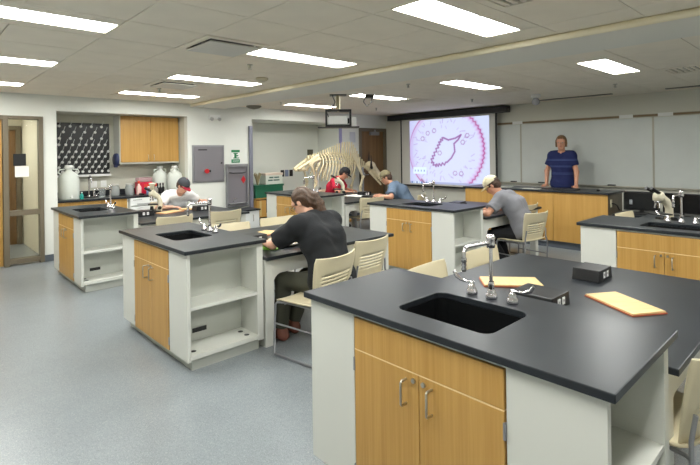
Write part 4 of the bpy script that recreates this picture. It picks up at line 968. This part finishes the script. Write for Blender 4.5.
MB().lathe([(0, -.045), (.10, -.045), (.115, -.02), (.115, .02), (.10, .045), (0, .045)], 22, T=Matrix.Rotation(PI/2, 4, 'Y')).build('case', bm_, t); MB().box((-.04, -.06, -.14), (.0, .06, -.09)).build('outlet_slot', bm_, t, .01)
def carboy(x, y, s, label, n, proto=[None]):
    if proto[0] is None:
        t = thing('carboy', 'x', 'carboy'); PM = mat('poly_bottle', (232, 236, 228), .4, trans=.15, ior=1.2)
        MB().lathe([(0, 0), (.125, 0), (.135, .015), (.135, .30), (.12, .36), (.06, .41), (.042, .425), (.042, .45), (0, .45)], 26).build('bottle', PM, t)
        MB().lathe([(0, .505), (.048, .505), (.052, .50), (.052, .452), (0, .452)], 20).build('cap', WHITE, t)
        for q in (-1, 1): MB().tube([(q*.10, 0, .37), (q*.135, 0, .40), (q*.12, 0, .44), (q*.05, 0, .445)], .01, 8).build('handle', PM, t)
        MB().tube([(0, -.13, .04), (0, -.17, .04)], .014, 10).box((-.008, -.178, .03), (.008, -.165, .075)).build('spigot', WHITE, t)
        proto[0] = t
    place(proto[0], n, (x, y, .9102), .3*n, label, 'large plastic carboys in the niche').scale = (s,)*3
carboy(1.975, 8.87, 1.12, 'tall translucent carboy at the left end of the niche counter', 0); carboy(3.56, 9.10, 1.0, 'translucent carboy behind the other, right end of the niche counter', 1); carboy(3.74, 8.85, 1.0, 'translucent carboy nearest, right end of the niche counter', 2)
def make_jar(content):
    t = thing('storage_jar', 'x', 'jar')
    MB().lathe([(0, 0), (.068, 0), (.072, .006), (.072, .15), (.060, .17), (.060, .182)], 22).build('jar', mat('jar_plastic', (196, 200, 198), .2, trans=.5, ior=1.2), t)
    MB().lathe([(0, .006), (.064, .006), (.064, .12), (0, .122)], 18).build('contents', content, t)
    MB().lathe([(0, .212), (.060, .212), (.064, .208), (.064, .184), (0, .184)], 20).build('lid', mat('jar_lid', (206, 204, 196), .4), t); return t
jr = make_jar(mat('grey_contents', (150, 150, 158), .8))
place(jr, 0, (2.70, 8.92, .9102), 0, 'clear jar of grey contents, left of the two beside the niche sink', 'storage jars'); place(jr, 1, (2.94, 8.92, .9102), 0, 'clear jar of grey contents, right of the two, under the oak cupboard', 'storage jars')
def bottle(name, label, x, y, prof, m_, capm, caph, cat='bottle', z=.9102, tint=None):
    t = thing(name, label, cat, (x, y, z)); MB().lathe(prof, 18).build('bottle', m_, t); r_ = prof[-2][0] if prof[-1][0] == 0 else prof[-1][0]; h_ = prof[-1][1]
    MB().lathe([(0, h_+caph), (r_*.9, h_+caph), (r_*1.1, h_+caph*.9), (r_*1.15, h_+.001), (0, h_+.001)], 14).build('cap', capm, t); return t
BP = lambda r_, h: [(0, 0), (r_, 0), (r_*1.03, .005), (r_*1.03, h*.7), (r_*.45, h*.88), (r_*.45, h), (0, h)]
ORG = mat('orange_red', (214, 66, 48), .4)
bottle('detergent_bottle', 'red and white bottle right of the two grey jars', 3.09, 8.88, BP(.042, .2), mat('pinkish_white', (226, 190, 182), .4), ORG, .05)
bottle('wash_bottle', 'small clear bottle with blue base before the red box', 3.22, 8.76, BP(.04, .12), mat('clear_blue', (140, 160, 196), .2, trans=.3, ior=1.2), WHITE, .03)
bottle('wash_bottle', 'short orange-capped bottle before the right end of the red box', 3.36, 8.80, BP(.04, .14), mat('clear_grey', (176, 170, 160), .2, trans=.3, ior=1.2), ORG, .06)
for i, x in enumerate((3.44, 3.50, 3.56)): bottle('dropper_bottle', 'small black dropper bottle, %s of three, right of the red box' % ('leftmost', 'middle one', 'rightmost')[i], x, 8.92+.02*i, BP(.024, .14), BLACK, BLACK, .05)
t = thing('sharps_box', 'red plastic sharps box with clear lid at the back of the niche counter', 'box', (3.25, 9.08, .9102)); bx('bin', (-.13, -.1, 0), (.13, .1, .22), mat('sharps_red', (206, 26, 62), .35), t, .012); bx('lid', (-.125, -.095, .22), (.125, .095, .30), mat('lid_pink', (206, 172, 176), .25, trans=.3, ior=1.2), t, .02)
bx('hazard_label', (-.03, -.103, .06), (.09, -.1005, .18), ORG, t)
t = thing('tray', 'dark low tray of glassware before the red box', 'tray', (3.16, 8.78, .9102)); 
t2 = None
bx('rim', (-.09, -.05, 0), (-.03, .05, .03), BLACK, t, .004); bx('base', (-.09, -.05, 0), (.0, .05, .006), BLACK, t)
t = thing('niche_sink_faucet', 'chrome gooseneck faucet at the niche sink below the drying rack', 'faucet', (2.33, 9.1, .9102))
MB().lathe([(0, 0), (.03, 0), (.026, .02), (.014, .04), (0, .04)], 16).build('base', CHROME, t); MB().tube([(0, 0, .03), (0, 0, .30)]+[(0, -.07+.07*math.cos(a), .30+.07*math.sin(a)) for a in (.5, 1.0, 1.57, 2.1, 2.6, 3.14)]+[(0, -.14, .25)], .011, 10).build('spout', CHROME, t)
for s in (-1, 1): v_ = MB().lathe([(0, 0), (.02, 0), (.016, .03), (0, .04)], 12, (s*.12, 0, 0)).build('valve', CHROME, t); MB().tube([(s*.12, 0, .04), (s*.15, -.03, .06), (s*.19, -.06, .06)], .007, 8).build('wrist_blade', CHROME, v_)
bottle('soap_bottle', 'small teal bottle beside the left carboy', 2.14, 8.78, BP(.026, .10), mat('teal', (20, 150, 140), .4), WHITE, .02)
t = thing('glass_beaker', 'clear glass beaker upside down between the sink faucet and the grey jars', 'beaker', (2.50, 8.95, .9102)); MB().lathe([(.05, 0), (.05, .13), (.0, .132)], 18).build('glass', mat('beaker_glass', (230, 236, 236), .05, trans=.8, ior=1.2), t); MB().lathe([(.05, 0), (.054, .002), (.05, .006)], 18).build('rim', WHITE, t)
for i, x in enumerate((2.16, 2.46, 2.62)): tag(MB().box((-.05, -.008, -.06), (.05, 0, .06)).box((-.015, -.011, .012), (.015, -.008, .04)).box((-.015, -.011, -.04), (.015, -.008, -.012)).build('outlet_plate', WHITE, None, .003, (x, 9.298, 1.12)), 'white wall outlet plate under the drying rack, %s' % ('left one', 'middle one', 'right one')[i], 'wall outlet', 'outlet plates in the niche')
tag(MB().box((-.1, -.06, 0), (.1, .06, .02)).build('drain_mat', BLACK, None, .004, (2.2, 9.0, .9102)), 'black rubber mat on the counter before the sink faucet', 'mat')

# ------------------------------------------------------------------ alcove shelf and boxes
t = thing('storage_shelf', 'low wooden shelf unit in the alcove behind the metal post', 'shelf', (5.45, 8.8, 0)); bx('side_panel', (0, 0, 0), (.02, .45, .66), OAK, t); bx('side_panel', (.78, 0, 0), (.8, .45, .66), OAK, t); bx('shelf_board', (0, 0, .64), (.8, .45, .66), OAK, t); bx('shelf_board', (.02, .0, .25), (.78, .45, .27), OAK, t); bx('back', (.02, .43, 0), (.78, .45, .64), BLACK, t)
t = thing('carton', 'brown carton at the left end of the low alcove shelf', 'carton', (5.60, 8.82, .2702)); bx('box', (-.1, 0, 0), (.15, .3, .34), OAKX, t, .003); bx('tape', (-.02, -.001, 0), (.03, -.0002, .34), mat('tape', (200, 176, 120), .4), t)
t = thing('green_crate', 'dark green plastic crate on the low alcove shelf', 'crate', (5.85, 9.0, .6602)); GR = mat('crate_green', (20, 92, 66), .5); bx('crate', (-.36, -.17, 0), (.36, .17, .24), GR, t, .006); bx('rim', (-.375, -.185, .24), (.375, .185, .28), GR, t, .006)
t = thing('lidded_box', 'clear box with dark lettering on top of the green crate', 'box', (6.0, 9.0, .9405)); bx('box', (-.22, -.13, 0), (.22, .13, .20), mat('box_white', (200, 204, 194), .4), t, .006); bx('lid', (-.235, -.145, .20), (.235, .145, .25), mat('box_lid', (212, 194, 180), .5), t, .012)
for zz, (u0, u1) in ((.135, ((-.13, -.02), (.0, .13))), (.075, ((-.16, -.04), (-.02, .14)))):
    for a, c in u0 if isinstance(u0, tuple) and isinstance(u0[0], tuple) else (u0, u1): MB().box((a, -.1325, zz), (c, -.1305, zz+.03)).build('lettering', mat('letter_green', (62, 92, 84), .6), t)
t = thing('plant_specimen', 'dried brown specimen bundle on the green crate beside the metal post', 'specimen', (5.62, 8.95, .9405))
for k in range(9):
    a = k*.7; MB().tube([(0, 0, 0), (.03*math.cos(a), .02*math.sin(a), .12), (.08*math.cos(a), .05*math.sin(a), .25+.02*math.sin(k*3))], [.02, .016, .012], 6).build('stem', mat('dried_stem', (150, 136, 104), .8), t)
for i, x in enumerate((6.66, 6.79, 6.92)): tag(MB().box((-.05, -.01, -.08), (.05, 0, .08)).build('wall_plate', BLACK if i != 1 else mat('plate_blue', (120, 132, 160), .4), None, .003, (x, 9.498, 1.14)), '%s on the alcove back wall left of the skeleton' % ('left dark wall plate', 'blue-grey wall plate', 'right dark wall plate')[i], 'wall plate', 'wall plates in the alcove')
tag(MB().box((-.09, -.012, -.11), (.09, 0, .11)).build('wall_frame', mat('frame_brown', (88, 84, 66), .6), None, .003, (7.52, 9.498, 1.60)), 'small dark frame on the alcove wall above the skeleton back', 'frame')
tag(MB().box((-.09, -.02, -.13), (.09, 0, .13)).build('wall_phone', mat('notice_grey', (198, 200, 206), .5), None, .004, (8.15, YW-.002, 2.0)), 'pale wall notice between the lilac post and the brown door', 'notice')

# ------------------------------------------------------------------ bison skeleton
t = thing('bison_skeleton', 'mounted horned bison skeleton standing before the alcove and brown door', 'skeleton', (7.36, 8.31, 0))
ox = 7.3
def Q(x, z, y=0): return (x-ox, y, z)
spine = [(6.46, 1.50), (6.62, 1.535), (6.78, 1.56), (6.95, 1.585), (7.12, 1.60), (7.3, 1.60), (7.46, 1.575), (7.6, 1.53), (7.73, 1.47), (7.84, 1.40), (7.94, 1.33), (8.05, 1.28), (8.16, 1.26), (8.27, 1.26)]
S_ = [Vector((a, 0, c)) for a, c in spine]; L_ = [0]
for a, c in zip(S_[:-1], S_[1:]): L_.append(L_[-1]+(c-a).length)
def sp_at(u):
    d_ = u*L_[-1]
    for i in range(len(S_)-1):
        if d_ <= L_[i+1]+1e-6: k = (d_-L_[i])/(L_[i+1]-L_[i]); return S_[i].lerp(S_[i+1], k), (S_[i+1]-S_[i]).normalized()
NVt = 27
for i in range(NVt):
    u = i/(NVt-1); p, d_ = sp_at(u); nrm = Vector((-d_.z, 0, d_.x))
    x = p.x; hgt = .07 if x < 6.7 else (.07+(x-6.7)*.20 if x < 7.2 else (.17+(x-7.2)*.45 if x < 7.75 else max(.10, .42-(x-7.75)*.62)))
    b = MB(); c0 = p-Vector((ox, 0, 0)); b.tube([c0-d_*.018, c0+d_*.018], [.04, .04], 10)
    tip = c0+(nrm*.35+Vector((-.02, 0, .9))).normalized()*hgt
    b.tube([c0+nrm*.02, c0.lerp(tip, .5), tip], [.022, .018, .020], 6); b.tube([c0+Vector((0, -.05, 0)), c0, c0+Vector((0, .05, 0))], [.006, .012, .006], 6); b.build('vertebra', BONE, t)
for i in range(14):
    u = .14+i*.047; p, d_ = sp_at(u); c0 = p-Vector((ox, 0, 0)); ln = [.34, .44, .52, .58, .62, .64, .64, .64, .62, .58, .54, .50, .46, .42][i]; w_ = .12+.10*math.sin(PI*min(1, (i+2)/14))
    for s in (-1, 1):
        pts = []
        for k in range(9):
            v = k/8; pts.append(c0+Vector((-.10*v-.10*v*v+.03, s*w_*math.sin(min(1, v*1.15)*PI*.62), .02*math.sin(v*PI)-ln*v**1.15)))
        MB().tube(pts, [.014]+[.019]*6+[.016, .011], 6).build('rib', BONE, t)
# pelvis
B = SDF((-1.35, -.25, .9), (-.4, .25, 1.75), .012)
for s in (-1, 1):
    B.cone(Q(6.62, 1.54, s*.13), Q(6.40, 1.42, s*.10), .045, .03, .03); B.cone(Q(6.66, 1.48, s*.16), Q(6.42, 1.38, s*.10), .035, .035, .03); B.cone(Q(6.40, 1.42, s*.10), Q(6.14, 1.28, s*.08), .03, .032, .02)
    B.cone(Q(6.44, 1.38, s*.10), Q(6.36, 1.25, s*.05), .028, .024, .02); B.cone(Q(6.36, 1.25, s*.04), Q(6.16, 1.25, s*.06), .024, .028, .02); B.ell(Q(6.45, 1.36, s*.12), (.05, .04, .05), None, .02)
B.cone(Q(6.36, 1.25, -.05), Q(6.36, 1.25, .05), .022, .022, .02); B.build('pelvis', BONE, t)
def bone(nm, a, c, r1, r2, s): 
    a = Vector(Q(*a, s)); c = Vector(Q(*c, s)); MB().tube([a, a.lerp(c, .08), a.lerp(c, .25), a.lerp(c, .75), a.lerp(c, .92), c], [r1*.8, r1, r2, r2, r1, r1*.8], 10).build(nm, BONE, t)
for s, dx in ((-.13, 0), (.13, -.05)):
    bone('femur', (6.46+dx, 1.36), (6.58+dx, .96), .042, .024, s); bone('tibia', (6.58+dx, .95), (6.36+dx, .58), .036, .018, s); bone('metatarsal', (6.36+dx, .57), (6.44+dx, .22), .03, .016, s); bone('hoof', (6.44+dx, .21), (6.52+dx, .05), .03, .02, s)
for s, dx in ((-.17, 0), (.17, .06)):
    MB().add([Q(7.60+dx, 1.62, s), Q(7.78+dx, 1.60, s), Q(8.0+dx, 1.06, s*1.1), Q(7.95+dx, 1.05, s*1.1), Q(7.60+dx, 1.62, s*.85), Q(7.78+dx, 1.60, s*.85), Q(8.0+dx, 1.06, s*.95), Q(7.95+dx, 1.05, s*.95)], [(0,1,2,3),(7,6,5,4),(0,4,5,1),(1,5,6,2),(2,6,7,3),(3,7,4,0)]).build('scapula', BONE, t, .008, fix=True)
    bone('humerus', (7.99+dx, 1.06), (7.88+dx, .78), .045, .026, s*1.1); bone('radius', (7.88+dx, .77), (7.97+dx, .42), .036, .02, s*1.1); bone('metacarpal', (7.97+dx, .41), (7.97+dx, .18), .03, .018, s*1.1); bone('hoof', (7.97+dx, .17), (8.03+dx, .05), .03, .02, s*1.1)
# skull
B = SDF((.8, -.65, .5), (1.9, .45, 1.7), .011)
d3 = Vector((.50, -.28, -.62)).normalized(); sd = Vector((.72, .62, .0)).normalized(); sd = (sd-d3*sd.dot(d3)).normalized(); n3 = sd.cross(d3).normalized(); n3 = n3 if n3.z > 0 else -n3; c0 = Vector(Q(8.40, 1.27, -.02))
B.ell(c0, (.14, .13, .13), None, .03); B.cone(c0+d3*.02, c0+d3*.26, .12, .085, .03); B.cone(c0+d3*.26, c0+d3*.56, .08, .055, .03); B.cone(c0-sd*.15+n3*.02, c0+sd*.15+n3*.02, .05, .05, .03)
for s in (-1, 1): B.ell(c0+d3*.14+sd*s*.12+n3*.02, (.035, .035, .035), None, .01, 's'); B.cone(c0+d3*.08+sd*s*.08-n3*.10, c0+d3*.52+sd*s*.035-n3*.11, .028, .022, .02); B.cone(c0+sd*s*.09-n3*.02, c0+d3*.08+sd*s*.08-n3*.11, .022, .022, .02)
B.ell(c0+d3*.55+n3*.04, (.025, .025, .035), None, .01, 's')
sk = B.build('skull', BONE, t)
for s in (-1, 1): MB().tube([c0+sd*s*.15+n3*.02, c0+sd*s*.24+n3*.02, c0+sd*s*.30+Vector((0, 0, .08)), c0+sd*s*.30+Vector((0, 0, .18)), c0+sd*s*.27+Vector((0, 0, .32))], [.04, .036, .028, .018, .006], 10).build('horn', HORN, sk)
MB().tube([Q(8.12, 1.26, -.04), Q(8.12, .05, -.04)], .025, 12).build('support_pole', STEEL, t); MB().tube([Q(6.74, 1.52, 0), Q(6.74, .05, 0)], .02, 12).build('support_pole', mat('white_pole', (220, 220, 214), .4), t)
MB().box(Q(6.1, 0, -.2), Q(8.5, .05, .2)).build('base_board', OAKX, t, .004)
